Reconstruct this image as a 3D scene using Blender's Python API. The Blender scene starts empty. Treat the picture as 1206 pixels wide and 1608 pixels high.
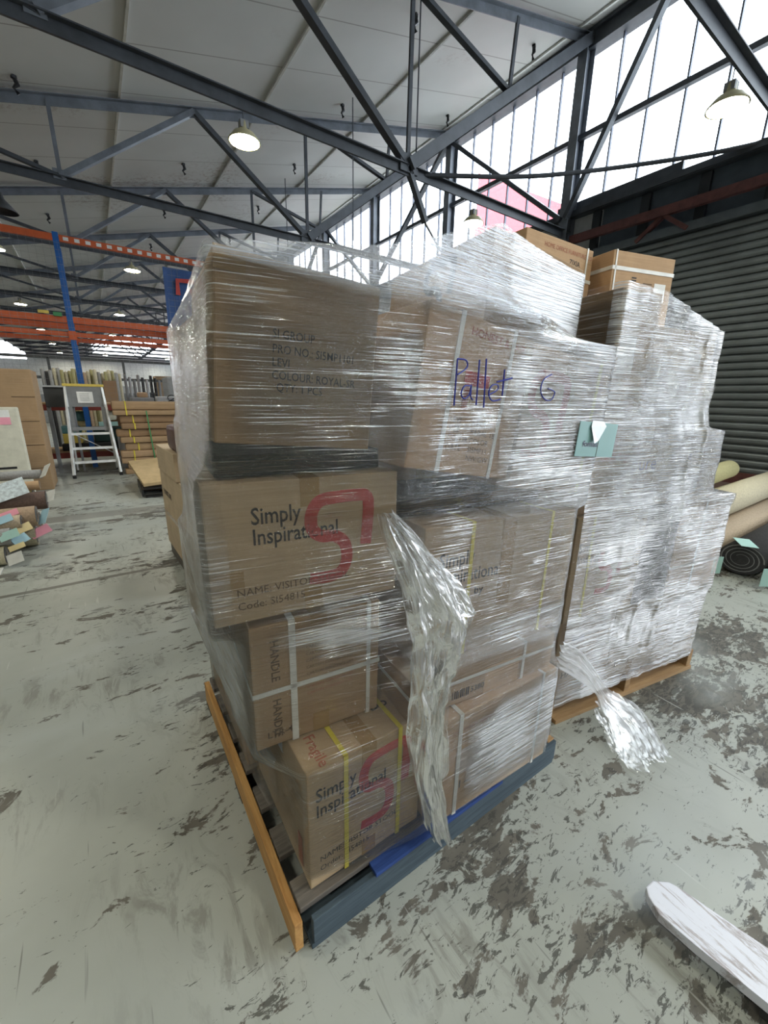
import bpy, bmesh, math, random
from mathutils import Vector, Matrix, noise
random.seed(7)
sc = bpy.context.scene
COL = sc.collection

# ------------------------------------------------------------------ camera
cam_d = bpy.data.cameras.new('camera')
cam_d.sensor_fit = 'VERTICAL'; cam_d.sensor_height = 24.0
cam_d.lens = 637.4 / 1608 * 24.0
cam_d.clip_start = 0.02; cam_d.clip_end = 300
cam = bpy.data.objects.new('camera', cam_d); COL.objects.link(cam)
_r = Vector((0.82312, -0.56763, 0.01637)); _u = Vector((0.13997, 0.23073, 0.96290)); _w = Vector((0.55035, 0.79029, -0.26937))
cam.matrix_world = Matrix(((_r.x, _u.x, -_w.x, 0), (_r.y, _u.y, -_w.y, 0), (_r.z, _u.z, -_w.z, 1.5), (0, 0, 0, 1)))
sc.camera = cam

# ------------------------------------------------------------------ exposure, world, light
sc.view_settings.view_transform = 'Standard'; sc.view_settings.look = 'None'
sc.view_settings.gamma = 1; sc.view_settings.use_curve_mapping = False
sc.view_settings.exposure = 0.82
cy = sc.cycles
cy.use_denoising = True
cy.max_bounces = 10; cy.diffuse_bounces = 5; cy.glossy_bounces = 4; cy.transmission_bounces = 6
cy.transparent_max_bounces = 24; cy.sample_clamp_indirect = 8; cy.caustics_reflective = False; cy.caustics_refractive = False
W = bpy.data.worlds.new('overcast_sky'); sc.world = W; W.use_nodes = True
_n = W.node_tree.nodes; _l = W.node_tree.links
_bg = _n['Background']; _bg.inputs['Strength'].default_value = 5.2
_tc = _n.new('ShaderNodeTexCoord'); _sp = _n.new('ShaderNodeSeparateXYZ'); _cr = _n.new('ShaderNodeValToRGB')
_l.new(_tc.outputs['Generated'], _sp.inputs[0]); _l.new(_sp.outputs[2], _cr.inputs[0]); _l.new(_cr.outputs[0], _bg.inputs[0])
_cr.color_ramp.elements[0].position = 0.0; _cr.color_ramp.elements[0].color = (0.80, 0.86, 0.95, 1)
_cr.color_ramp.elements[1].position = 0.8; _cr.color_ramp.elements[1].color = (0.88, 0.93, 1.0, 1)
def portal(name, loc, rot, sx, sy):
    d = bpy.data.lights.new(name, 'AREA'); d.shape = 'RECTANGLE'; d.size = sx; d.size_y = sy; d.cycles.is_portal = True
    o = bpy.data.objects.new(name, d); o.location = loc; o.rotation_euler = rot; COL.objects.link(o)
# daylight openings: high glazing, added unseen right-wall doorway as fill for the pallet fronts, left clerestory, end windows
portal('daylight_glazing', (9.25, 10, 6.85), (0, math.radians(90), 0), 3.0, 52)
portal('daylight_added_opening', (9.25, -5.2, 2.2), (0, math.radians(90), 0), 4.4, 6.0)

# ------------------------------------------------------------------ materials
MATS = {}
def nodes(name):
    m = bpy.data.materials.new(name); m.use_nodes = True
    return m, m.node_tree.nodes, m.node_tree.links, m.node_tree.nodes['Principled BSDF']
def coords(n, l, kind='Object', scale=(1, 1, 1), rot=(0, 0, 0)):
    t = n.new('ShaderNodeTexCoord'); mp = n.new('ShaderNodeMapping'); mp.inputs['Scale'].default_value = scale
    mp.inputs['Rotation'].default_value = rot
    l.new(t.outputs[kind], mp.inputs[0]); return mp.outputs[0]
def tex(n, l, vec, scale, detail=3, rough=.5, dist=0):
    t = n.new('ShaderNodeTexNoise'); t.inputs['Scale'].default_value = scale; t.inputs['Detail'].default_value = detail
    t.inputs['Roughness'].default_value = rough; t.inputs['Distortion'].default_value = dist
    if vec is not None: l.new(vec, t.inputs['Vector'])
    return t.outputs['Fac']
def ramp(n, l, fac, stops):
    r = n.new('ShaderNodeValToRGB'); e = r.color_ramp.elements
    while len(e) < len(stops): e.new(.5)
    for k, (p, c) in enumerate(stops):
        e[k].position = p; e[k].color = c if len(c) == 4 else (*c, 1)
    l.new(fac, r.inputs[0]); return r.outputs[0]
def mixc(n, l, fac, a, b, blend='MIX'):
    m = n.new('ShaderNodeMix'); m.data_type = 'RGBA'; m.blend_type = blend
    for s, v in ((0, fac), (6, a), (7, b)):
        if isinstance(v, (int, float)): m.inputs[s].default_value = v
        elif isinstance(v, tuple): m.inputs[s].default_value = (*v, 1) if len(v) == 3 else v
        else: l.new(v, m.inputs[s])
    return m.outputs[2]
def mth(n, l, op, a, b=None, c=None):
    m = n.new('ShaderNodeMath'); m.operation = op
    for k, v in enumerate((a, b, c)):
        if v is None: continue
        if isinstance(v, (int, float)): m.inputs[k].default_value = v
        else: l.new(v, m.inputs[k])
    return m.outputs[0]
def bump(n, l, h, strength, dist, into):
    b = n.new('ShaderNodeBump'); b.inputs['Strength'].default_value = strength; b.inputs['Distance'].default_value = dist
    l.new(h, b.inputs['Height']); l.new(b.outputs[0], into.inputs['Normal']); return b
def mat(name, col, rough=.6, metal=0, var=.12, scale=8, bmp=0, spec=.5, emis=None):
    if name in MATS: return MATS[name]
    m, n, l, p = nodes(name)
    v = coords(n, l); f = tex(n, l, v, scale, 4, .6)
    lo = tuple(c * (1 - var) for c in col); hi = tuple(min(1, c * (1 + var)) for c in col)
    l.new(ramp(n, l, f, [(.3, lo), (.7, hi)]), p.inputs['Base Color'])
    p.inputs['Roughness'].default_value = rough; p.inputs['Metallic'].default_value = metal
    p.inputs['Specular IOR Level'].default_value = spec
    if bmp: bump(n, l, f, bmp, .01, p)
    if emis: p.inputs['Emission Color'].default_value = (*emis[0], 1); p.inputs['Emission Strength'].default_value = emis[1]
    MATS[name] = m; return m
def cardboard(name, col):
    m, n, l, p = nodes(name)
    v = coords(n, l); f = tex(n, l, v, 5, 5, .65); g = tex(n, l, coords(n, l, scale=(1, 1, 60)), 3, 2)
    c = ramp(n, l, f, [(.3, tuple(x * .86 for x in col)), (.7, tuple(x * 1.1 for x in col))])
    c = mixc(n, l, .08, c, ramp(n, l, g, [(.3, (.1, .06, .03)), (.7, (.9, .75, .55))]))
    l.new(c, p.inputs['Base Color']); p.inputs['Roughness'].default_value = .78; p.inputs['Specular IOR Level'].default_value = .25
    bump(n, l, f, .15, .01, p); MATS[name] = m; return m
CB = cardboard('cardboard_tan', (.46, .335, .205))
CB2 = cardboard('cardboard_orange', (.50, .325, .185))
CB3 = cardboard('cardboard_brown', (.36, .235, .13))
CB4 = cardboard('cardboard_pale', (.52, .40, .27))
KRAFT = cardboard('kraft_dark', (.27, .165, .09)); KRAFT2 = cardboard('kraft_mid', (.40, .26, .15))
INK = mat('ink_black', (.025, .022, .02), .7, var=.3)
INKB = mat('ink_brown', (.12, .075, .04), .8, var=.3)
RED = mat('ink_red', (.46, .055, .045), .7, var=.15)
PRED = mat('ink_faded_red', (.38, .13, .08), .8, var=.2)
TAPE = mat('brown_tape', (.34, .22, .10), .25, var=.08)
STRW = mat('strap_white', (.72, .72, .68), .35)
STRY = mat('strap_yellow', (.66, .56, .06), .35)
MARK = mat('marker_blue', (.02, .03, .28), .4)
MARKR = mat('marker_dark', (.03, .03, .08), .4)
STEEL = mat('steel_dark_paint', (.050, .056, .066), .5, var=.35, scale=3)
STEELG = mat('steel_grey_paint', (.14, .155, .18), .45, var=.3, scale=3)
WHITE = mat('white_paint', (.75, .75, .72), .5)
PSHEET = mat('printed_sheet', (.62, .70, .76), .7, var=.35, scale=30)
PAPER = mat('white_paper', (.78, .78, .76), .7)
ALU = mat('aluminium', (.84, .86, .87), .45, .1)
BLUE = mat('rack_blue', (.008, .10, .36), .4)
ORANGE = mat('rack_orange', (.55, .10, .025), .45)
DRED = mat('rack_dark_red', (.20, .03, .02), .5)
RUST = mat('rust_red_steel', (.105, .035, .030), .6, var=.35)
BLACK = mat('black_plastic', (.012, .012, .014), .4)
DARKG = mat('dark_grey', (.06, .063, .066), .6)
GREY = mat('mid_grey', (.25, .255, .26), .6)
LGREY = mat('light_grey', (.5, .51, .52), .6)
CREAM = mat('foam_cream', (.62, .60, .50), .6)
YEL = mat('yellow_plastic', (.66, .50, .10), .4)
TEAL = mat('teal_plastic', (.10, .24, .24), .5)
NAVY = mat('navy_cloth', (.01, .02, .20), .8)
GREEN = mat('green_strap', (.05, .25, .09), .5)
MINT = mat('mint_paper', (.42, .66, .62), .7, var=.05)
PINK = mat('pink_paper', (.85, .35, .45), .7, var=.05)
SKYP = mat('blue_paper', (.40, .62, .75), .7, var=.1)
BUFF = mat('buff_paper', (.80, .66, .36), .7, var=.05)
MAROON = mat('maroon_leather', (.07, .018, .014), .4)
LAMP = mat('lamp_glow', (1, 1, .9), emis=((1.0, .97, .80), 85))
def wood(name, a, b, scale=(3, 40, 40)):
    m, n, l, p = nodes(name)
    f = tex(n, l, coords(n, l, scale=scale), 1, 5, .7, .6)
    l.new(ramp(n, l, f, [(.3, a), (.7, b)]), p.inputs['Base Color']); p.inputs['Roughness'].default_value = .8
    bump(n, l, f, .4, .005, p); MATS[name] = m; return m
WY = wood('wood_orange_stringer', (.34, .16, .045), (.62, .36, .13), (40, 3, 40))
WD = wood('wood_weathered_deck', (.045, .042, .04), (.19, .165, .14))
WS = wood('wood_slate_blue', (.035, .055, .075), (.085, .12, .15))
WB = wood('wood_bright_blue', (.01, .035, .16), (.03, .08, .30))
WN = wood('wood_natural', (.26, .15, .07), (.46, .30, .15))
RUG = {}
for nm, c in dict(cream=(.55, .50, .36), olive=(.38, .35, .17), grey=(.33, .33, .33), brown=(.13, .085, .07), tan=(.40, .29, .20), charcoal=(.05, .05, .055), beige=(.52, .42, .31)).items():
    RUG[nm] = mat('rug_' + nm, c, .9, var=.18, scale=60, bmp=.4)

def m_floor():
    m, n, l, p = nodes('painted_concrete')
    v = coords(n, l)
    sep = n.new('ShaderNodeSeparateXYZ'); l.new(v, sep.inputs[0])
    base = ramp(n, l, tex(n, l, v, .9, 5, .6), [(.3, (.335, .355, .325)), (.7, (.44, .46, .43))])
    # paint loss, heavier towards the right
    vs = coords(n, l, scale=(1.0, 1.9, 1), rot=(0, 0, math.radians(35)))
    big = tex(n, l, vs, 1.0, 3, .5, .3)
    mid = tex(n, l, vs, 4.5, 8, .66, .5)
    small = tex(n, l, coords(n, l, scale=(1.0, 2.6, 1), rot=(0, 0, math.radians(-48))), 17, 6, .72, .8)
    wearx = n.new('ShaderNodeMapRange'); l.new(sep.outputs[0], wearx.inputs[0])
    wearx.inputs[1].default_value = -.8; wearx.inputs[2].default_value = 2.4; wearx.inputs[3].default_value = -.035; wearx.inputs[4].default_value = .075
    a = mth(n, l, 'ADD', mid, mth(n, l, 'MULTIPLY', mth(n, l, 'SUBTRACT', big, .5), .55)); a = mth(n, l, 'ADD', a, wearx.outputs[0])
    w1 = ramp(n, l, a, [(.566, (0, 0, 0)), (.590, (1, 1, 1))])
    b = mth(n, l, 'ADD', small, mth(n, l, 'MULTIPLY', mth(n, l, 'SUBTRACT', big, .5), .5)); b = mth(n, l, 'ADD', b, wearx.outputs[0])
    w2 = ramp(n, l, b, [(.590, (0, 0, 0)), (.614, (1, 1, 1))])
    dark = ramp(n, l, tex(n, l, v, 9, 4), [(.3, (.095, .088, .075)), (.7, (.165, .152, .13))])
    c = mixc(n, l, w1, base, dark)
    c = mixc(n, l, mth(n, l, 'MULTIPLY', w2, .85), c, (.055, .055, .048))
    # scratches
    for ang, s in ((20, .0), (-38, 3.1), (70, 7.7)):
        mp = coords(n, l, scale=(34, 2.0, 1), rot=(0, 0, math.radians(ang)))
        t = tex(n, l, mp, 1, 2, .5)
        c = mixc(n, l, mth(n, l, 'MULTIPLY', ramp(n, l, t, [(.72, (0, 0, 0)), (.75, (1, 1, 1))]), .6), c, (.07, .07, .06) if ang != 20 else (.55, .57, .54))
    # pale smear on the right side
    sm = ramp(n, l, tex(n, l, coords(n, l, scale=(.8, 2.2, 1), rot=(0, 0, math.radians(-40))), 1.2, 3), [(.56, (0, 0, 0)), (.7, (1, 1, 1))])
    c = mixc(n, l, mth(n, l, 'MULTIPLY', sm, .35), c, (.46, .50, .50))
    # smudged tyre wipes
    tw = tex(n, l, coords(n, l, scale=(3.0, .9, 1), rot=(0, 0, math.radians(52))), 3.2, 5, .7, 1.6)
    tb = tex(n, l, v, 1.6, 2)
    c = mixc(n, l, mth(n, l, 'MULTIPLY', mth(n, l, 'MULTIPLY', ramp(n, l, tw, [(.50, (0, 0, 0)), (.62, (1, 1, 1))]), ramp(n, l, tb, [(.46, (0, 0, 0)), (.60, (1, 1, 1))])), .55), c, (.16, .155, .135))
    # joints and the trowelled strip
    wob = mth(n, l, 'MULTIPLY', mth(n, l, 'SUBTRACT', tex(n, l, v, 3, 2), .5), .03)
    for yj, hw, colr, k in ((3.93, .028, (.11, .105, .09), .9), (6.2, .15, (.16, .155, .14), .7), (9.55, .012, (.07, .07, .06), .9), (-1.2, .02, (.1, .1, .09), .8)):
        d = mth(n, l, 'ABSOLUTE', mth(n, l, 'ADD', mth(n, l, 'SUBTRACT', sep.outputs[1], yj), wob))
        f = mth(n, l, 'MULTIPLY', mth(n, l, 'LESS_THAN', d, hw), k)
        c = mixc(n, l, f, c, colr)
    l.new(c, p.inputs['Base Color'])
    p.inputs['Specular IOR Level'].default_value = .45
    l.new(ramp(n, l, w1, [(0, (.36, .36, .36)), (1, (.62, .62, .62))]), p.inputs['Roughness'])
    bump(n, l, mth(n, l, 'MULTIPLY', w1, -1.0), .35, .004, p)
    MATS['floor'] = m; return m
def m_ceiling():
    m, n, l, p = nodes('ceiling_sheet')
    v = coords(n, l); sep = n.new('ShaderNodeSeparateXYZ'); l.new(v, sep.inputs[0])
    c = ramp(n, l, tex(n, l, v, .5, 4), [(.3, (.50, .50, .47)), (.7, (.60, .60, .57))])
    # flaking patches near the glazing
    patch = ramp(n, l, tex(n, l, v, .32, 2), [(.57, (0, 0, 0)), (.66, (1, 1, 1))])
    fl = ramp(n, l, tex(n, l, v, 9, 6, .8), [(.52, (0, 0, 0)), (.56, (1, 1, 1))])
    c = mixc(n, l, mth(n, l, 'MULTIPLY', mth(n, l, 'MULTIPLY', patch, fl), .5), c, (.22, .14, .10))
    y = mth(n, l, 'ABSOLUTE', mth(n, l, 'SUBTRACT', mth(n, l, 'MODULO', mth(n, l, 'ADD', sep.outputs[1], 99.0 + .1), 1.2433), .6))
    c = mixc(n, l, mth(n, l, 'MULTIPLY', mth(n, l, 'LESS_THAN', y, .011), .55), c, (.12, .10, .08))
    l.new(c, p.inputs['Base Color']); p.inputs['Roughness'].default_value = .6
    MATS['ceil'] = m; return m
def m_glass():
    m, n, l, p = nodes('clear_glazing')
    n.remove(p); out = [x for x in n if x.type == 'OUTPUT_MATERIAL'][0]
    t = n.new('ShaderNodeBsdfTransparent'); t.inputs[0].default_value = (.93, .96, .97, 1)
    g = n.new('ShaderNodeBsdfGlossy'); g.inputs['Roughness'].default_value = .05
    mx = n.new('ShaderNodeMixShader'); mx.inputs[0].default_value = .06
    l.new(t.outputs[0], mx.inputs[1]); l.new(g.outputs[0], mx.inputs[2]); l.new(mx.outputs[0], out.inputs[0])
    MATS['glass'] = m; return m
def m_film(name, base=.05, gs=.38, frk=1.0, streak=.55, thr=.50, haze=(.80, .82, .86), patch=.0, rough=.16, bs=.8, vert=230, soft=.10):
    """clear stretch film: transparent, with glossy stretched ridges running round the load"""
    m, n, l, p = nodes(name)
    n.remove(p); out = [x for x in n if x.type == 'OUTPUT_MATERIAL'][0]
    t = n.new('ShaderNodeTexCoord')
    def mapped(sx, sy, rz=0):
        mp = n.new('ShaderNodeMapping'); mp.inputs['Scale'].default_value = (sx, sy, 1); mp.inputs['Rotation'].default_value = (0, 0, rz)
        l.new(t.outputs['UV'], mp.inputs[0]); return mp.outputs[0]
    s1 = tex(n, l, mapped(2.2, vert, .02), 1, 3, .6, .25)
    s2 = tex(n, l, mapped(5, vert * .45, -.05), 1, 3, .6, .5)
    crk = tex(n, l, mapped(26, 40, .3), 1, 4, .7, 1.2)
    big = tex(n, l, mapped(2.4, 3.6), 1, 3, .55)
    h = mth(n, l, 'ADD', mth(n, l, 'ADD', s1, s2), mth(n, l, 'MULTIPLY', crk, .35))
    bp = n.new('ShaderNodeBump'); bp.inputs['Strength'].default_value = bs; bp.inputs['Distance'].default_value = .009
    l.new(h, bp.inputs['Height'])
    a = mth(n, l, 'ADD', s1, mth(n, l, 'MULTIPLY', mth(n, l, 'SUBTRACT', big, .5), .5 + patch))
    st = ramp(n, l, a, [(thr, (0, 0, 0)), (thr + soft, (1, 1, 1))])
    al = mth(n, l, 'ADD', mth(n, l, 'MULTIPLY', st, streak), base)
    lw = n.new('ShaderNodeLayerWeight'); lw.inputs[0].default_value = .35
    al = mth(n, l, 'MINIMUM', mth(n, l, 'ADD', al, mth(n, l, 'MULTIPLY', lw.outputs['Facing'], .05)), .92)
    fa = n.new('ShaderNodeAttribute'); fa.attribute_name = 'film_cover'; al = mth(n, l, 'MULTIPLY', al, fa.outputs['Fac'])
    tr = n.new('ShaderNodeBsdfTransparent'); tr.inputs[0].default_value = (.97, .97, .965, 1)
    gl = n.new('ShaderNodeBsdfGlossy'); gl.inputs['Roughness'].default_value = rough; gl.inputs['Color'].default_value = (1, 1, 1, 1)
    df = n.new('ShaderNodeBsdfDiffuse'); df.inputs[0].default_value = (*haze, 1)
    tl = n.new('ShaderNodeBsdfTranslucent'); tl.inputs[0].default_value = (*haze, 1)
    l.new(bp.outputs[0], gl.inputs['Normal']); l.new(bp.outputs[0], df.inputs['Normal'])
    m0 = n.new('ShaderNodeMixShader'); m0.inputs[0].default_value = .3; l.new(df.outputs[0], m0.inputs[1]); l.new(tl.outputs[0], m0.inputs[2])
    m1 = n.new('ShaderNodeMixShader'); m1.inputs[0].default_value = gs; l.new(m0.outputs[0], m1.inputs[1]); l.new(gl.outputs[0], m1.inputs[2])
    # a thin glossy sheen everywhere plus the milky ridges
    m2 = n.new('ShaderNodeMixShader'); l.new(al, m2.inputs[0]); l.new(tr.outputs[0], m2.inputs[1]); l.new(m1.outputs[0], m2.inputs[2])
    fr = n.new('ShaderNodeFresnel'); fr.inputs[0].default_value = 1.5; l.new(bp.outputs[0], fr.inputs['Normal'])
    m3 = n.new('ShaderNodeMixShader'); l.new(mth(n, l, 'MULTIPLY', mth(n, l, 'MINIMUM', mth(n, l, 'MULTIPLY', fr.outputs[0], frk), .8), fa.outputs['Fac']), m3.inputs[0]); l.new(m2.outputs[0], m3.inputs[1]); l.new(gl.outputs[0], m3.inputs[2])
    l.new(m3.outputs[0], out.inputs[0]); MATS[name] = m; return m
FILM1 = m_film('stretch_film', .01, gs=.62, streak=.70, thr=.605, patch=.5, rough=.10, frk=1.3)
FILM0 = m_film('stretch_film_clear', .01, gs=.6, streak=.5, thr=.64, patch=.4, rough=.10, frk=1.0)
FILM2 = m_film('stretch_film_dense_glare', .17, streak=.75, thr=.46, patch=.25, gs=.40, frk=1.0, haze=(.93, .94, .97))  # dense film, its white haze and streaks also paint glare
FILM4 = m_film('stretch_film_hazy', .34, streak=.35, thr=.50, patch=.1, gs=.30, haze=(.70, .76, .88))
FILM3 = m_film('stretch_film_medium', .14, streak=.5, thr=.50, patch=.3, gs=.35)
FILMW = m_film('stretch_film_crumpled', .035, streak=.42, thr=.54, rough=.2, bs=.5, vert=70, gs=.24, frk=.8, patch=.4)
FILM5 = m_film('stretch_film_glinting', .02, streak=.70, thr=.585, rough=.08, bs=1.0, gs=.92, frk=1.5, patch=.7)
FILMT = m_film('stretch_film_loose', .05, streak=.42, thr=.52, rough=.3, bs=.4, vert=60, gs=.10, frk=.35, patch=.3)
GAPSHADE = mat('gap_shade_black', (.006, .006, .007), .9, spec=.1)  # black that paints the shade in gaps between boxes
GLASS = m_glass()

# ------------------------------------------------------------------ helpers
class MB:
    def __init__(s): s.b = bmesh.new()
    def box(s, x0, y0, z0, x1, y1, z1, M=None):
        vs = [s.b.verts.new(Vector(c) if M is None else M @ Vector(c)) for c in ((x0, y0, z0), (x1, y0, z0), (x1, y1, z0), (x0, y1, z0), (x0, y0, z1), (x1, y0, z1), (x1, y1, z1), (x0, y1, z1))]
        for f in ((0, 3, 2, 1), (4, 5, 6, 7), (0, 1, 5, 4), (1, 2, 6, 5), (2, 3, 7, 6), (3, 0, 4, 7)): s.b.faces.new([vs[k] for k in f])
        return s
    def bar(s, a, b, w, h=None, up=(0, 0, 1)):
        a = Vector(a); b = Vector(b); h = h or w; d = (b - a); L = d.length; d.normalize(); up = Vector(up)
        if abs(d.dot(up)) > .98: up = Vector((0, 1, 0))
        x = d.cross(up).normalized(); z = x.cross(d)
        M = Matrix(((x.x, d.x, z.x, a.x), (x.y, d.y, z.y, a.y), (x.z, d.z, z.z, a.z), (0, 0, 0, 1)))
        return s.box(-w / 2, 0, -h / 2, w / 2, L, h / 2, M)
    def angle(s, a, b, w, t=.012):       # steel angle section: two flanges
        a = Vector(a); b = Vector(b); s.bar(a, b, w, t); s.bar(a - Vector((0, 0, w / 2)), b - Vector((0, 0, w / 2)), t, w); return s
    def tube(s, pts, r, n=8, cap=True, squash=1):
        pts = [Vector(p) for p in pts]; rings = []
        for k, p in enumerate(pts):
            d = (pts[min(k + 1, len(pts) - 1)] - pts[max(k - 1, 0)]).normalized()
            up = Vector((0, 0, 1)) if abs(d.z) < .9 else Vector((0, 1, 0)); x = d.cross(up).normalized(); z = x.cross(d)
            rr = r[k] if isinstance(r, (list, tuple)) else r
            rings.append([s.b.verts.new(p + x * rr * math.cos(2 * math.pi * j / n) + z * rr * squash * math.sin(2 * math.pi * j / n)) for j in range(n)])
        for a, b in zip(rings, rings[1:]):
            for j in range(n): s.b.faces.new((a[j], a[(j + 1) % n], b[(j + 1) % n], b[j]))
        if cap: s.b.faces.new(list(reversed(rings[0]))); s.b.faces.new(rings[-1])
        return s
    def quad(s, *c): s.b.faces.new([s.b.verts.new(Vector(p)) for p in c]); return s
    def lathe(s, prof, n=24, c=(0, 0, 0)):
        rings = [[s.b.verts.new((c[0] + r * math.cos(2 * math.pi * j / n), c[1] + r * math.sin(2 * math.pi * j / n), c[2] + z)) for j in range(n)] for r, z in prof]
        for a, b in zip(rings, rings[1:]):
            for j in range(n): s.b.faces.new((a[j], a[(j + 1) % n], b[(j + 1) % n], b[j]))
        return s
    def build(s, name, m, parent=None, bevel=0, smooth=False, fix=True):
        if bevel:
            bmesh.ops.bevel(s.b, geom=list(s.b.edges), offset=bevel, segments=2, affect='EDGES', profile=.6)
        if fix: bmesh.ops.recalc_face_normals(s.b, faces=list(s.b.faces))
        me = bpy.data.meshes.new(name); s.b.to_mesh(me); s.b.free()
        if smooth:
            for p in me.polygons: p.use_smooth = True
        if m: me.materials.append(m)
        o = bpy.data.objects.new(name, me); COL.objects.link(o)
        if parent: o.parent = parent
        return o
def thing(name, label, cat, loc=(0, 0, 0), rz=0, group=None, M=None):
    o = bpy.data.objects.new(name, None); COL.objects.link(o); o.empty_display_size = .1
    if M is not None: o.matrix_world = M
    else: o.location = loc; o.rotation_euler = (0, 0, rz)
    o['label'] = label; o['category'] = cat
    if group: o['group'] = group
    return o
def tag(o, label, cat, group=None, kind=None):
    o['label'] = label; o['category'] = cat
    if group: o['group'] = group
    if kind: o['kind'] = kind
    return o
def struct(o): o['kind'] = 'structure'; return o
def copy_tree(o, parent=None):
    c = o.copy(); COL.objects.link(c); c.parent = parent
    for ch in [x for x in bpy.data.objects if x.parent == o]: copy_tree(ch, c)
    return c
_tm = {}
def text_mesh(txt, size=.04, bold=.0):
    """text laid in the XZ plane facing -Y, origin at the left of the baseline"""
    k = (txt, size, bold)
    if k in _tm: return _tm[k]
    cu = bpy.data.curves.new('t', 'FONT'); cu.body = txt; cu.size = size; cu.offset = bold * size; cu.resolution_u = 2
    o = bpy.data.objects.new('t', cu); COL.objects.link(o)
    dg = bpy.context.evaluated_depsgraph_get(); me = bpy.data.meshes.new_from_object(o.evaluated_get(dg))
    bpy.data.objects.remove(o); me.transform(Matrix.Rotation(math.pi / 2, 4, 'X')); _tm[k] = me
    return me
FACES = {'front': Matrix(), 'left': Matrix.Rotation(-math.pi / 2, 4, 'Z'), 'top': Matrix.Rotation(-math.pi / 2, 4, 'X')}
def face_m(face, u, v, d=.45, h=0, rot=0):
    R = Matrix.Rotation(rot, 4, 'Y')
    if face == 'front': return Matrix.Translation((u, -.0012, v)) @ R
    if face == 'left': return Matrix.Translation((-.0012, d - u, v)) @ FACES['left'] @ R
    return Matrix.Translation((u, v, h + .0012)) @ FACES['top'] @ R
def put_text(parent, txt, face, u, v, size, m=None, bold=.015, d=.45, h=0, rot=0, sx=1):
    o = bpy.data.objects.new('printed_text', text_mesh(txt, size, bold).copy()); o.data.materials.clear(); o.data.materials.append(m or INK)
    COL.objects.link(o); o.parent = parent; o.matrix_local = face_m(face, u, v, d, h, rot) @ Matrix.Diagonal((sx, 1, 1, 1)); return o
def ribbon(mb, pts, w, y=0):
    P = [Vector((p[0], y, p[1])) for p in pts]; L = []; Rr = []
    for k, p in enumerate(P):
        d = (P[min(k + 1, len(P) - 1)] - P[max(k - 1, 0)]).normalized(); nrm = Vector((-d.z, 0, d.x)) * w / 2
        L.append(mb.b.verts.new(p + nrm)); Rr.append(mb.b.verts.new(p - nrm))
    for k in range(len(P) - 1): mb.b.faces.new((L[k], Rr[k], Rr[k + 1], L[k + 1]))
def smoothline(pts, n=6):
    out = []
    P = [pts[0]] + list(pts) + [pts[-1]]
    for k in range(1, len(P) - 2):
        for j in range(n):
            t = j / n; a, b, c, d = (Vector(P[k - 1]), Vector(P[k]), Vector(P[k + 1]), Vector(P[k + 2]))
            out.append(.5 * ((2 * b) + (c - a) * t + (2 * a - 5 * b + 4 * c - d) * t * t + (3 * b - a - 3 * c + d) * t ** 3))
    out.append(Vector(P[-1])); return out
def put_logo(parent, face, u, v, w, h, m=None, d=.45, hh=0):
    pts = smoothline([(0, .04), (.28, .02), (.50, .06), (.60, .22), (.56, .42), (.40, .52), (.20, .54), (.06, .64), (.06, .82), (.18, .95), (.4, .98), (.75, .985), (.93, .96), (.97, .84), (.95, .6), (.92, .36)], 5)
    mb = MB(); ribbon(mb, [(p.x * w, p.y * h) for p in pts], .19 * w)
    o = mb.build('printed_logo', m or RED, parent, fix=False); o.matrix_local = face_m(face, u, v, d, hh); return o
def put_rect(parent, name, m, face, u0, v0, u1, v1, d=.45, h=0, off=0):
    mb = MB(); mb.box(u0, -.0006 - off, v0, u1, .0004, v1)
    o = mb.build(name, m, parent); o.matrix_local = face_m(face, 0, 0, d, h) if face != 'left' else face_m('left', 0, 0, d, h); return o
def strap_round(parent, m, w, d, h, at, width=.014, axis='x', name='strap'):
    """closed plastic band round the box; axis x: band in the YZ plane at x=at; z: horizontal band at height at"""
    e = .003; mb = MB(); t = .0015; q = width / 2
    if axis == 'x':
        mb.box(at - q, -e, -e, at + q, -e + t, h + e); mb.box(at - q, d + e - t, -e, at + q, d + e, h + e)
        mb.box(at - q, -e, h + e - t, at + q, d + e, h + e); mb.box(at - q, -e, -e, at + q, d + e, -e + t)
    else:
        mb.box(-e, -e, at - q, w + e, -e + t, at + q); mb.box(-e, d + e - t, at - q, w + e, d + e, at + q)
        mb.box(-e, -e, at - q, -e + t, d + e, at + q); mb.box(w + e - t, -e, at - q, w + e, d + e, at + q)
    return mb.build(name, m, parent)
def rotm(x, y, z, a, b, c):
    a, b, c = map(math.radians, (a, b, c))
    Rz = Matrix.Rotation(a, 4, 'Z'); Ry = Matrix(((math.cos(b), 0, -math.sin(b), 0), (0, 1, 0, 0), (math.sin(b), 0, math.cos(b), 0), (0, 0, 0, 1))); Rx = Matrix.Rotation(c, 4, 'X')
    return Matrix.Translation((x, y, z)) @ Rz @ Ry @ Rx
ALLBOX = {}
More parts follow.
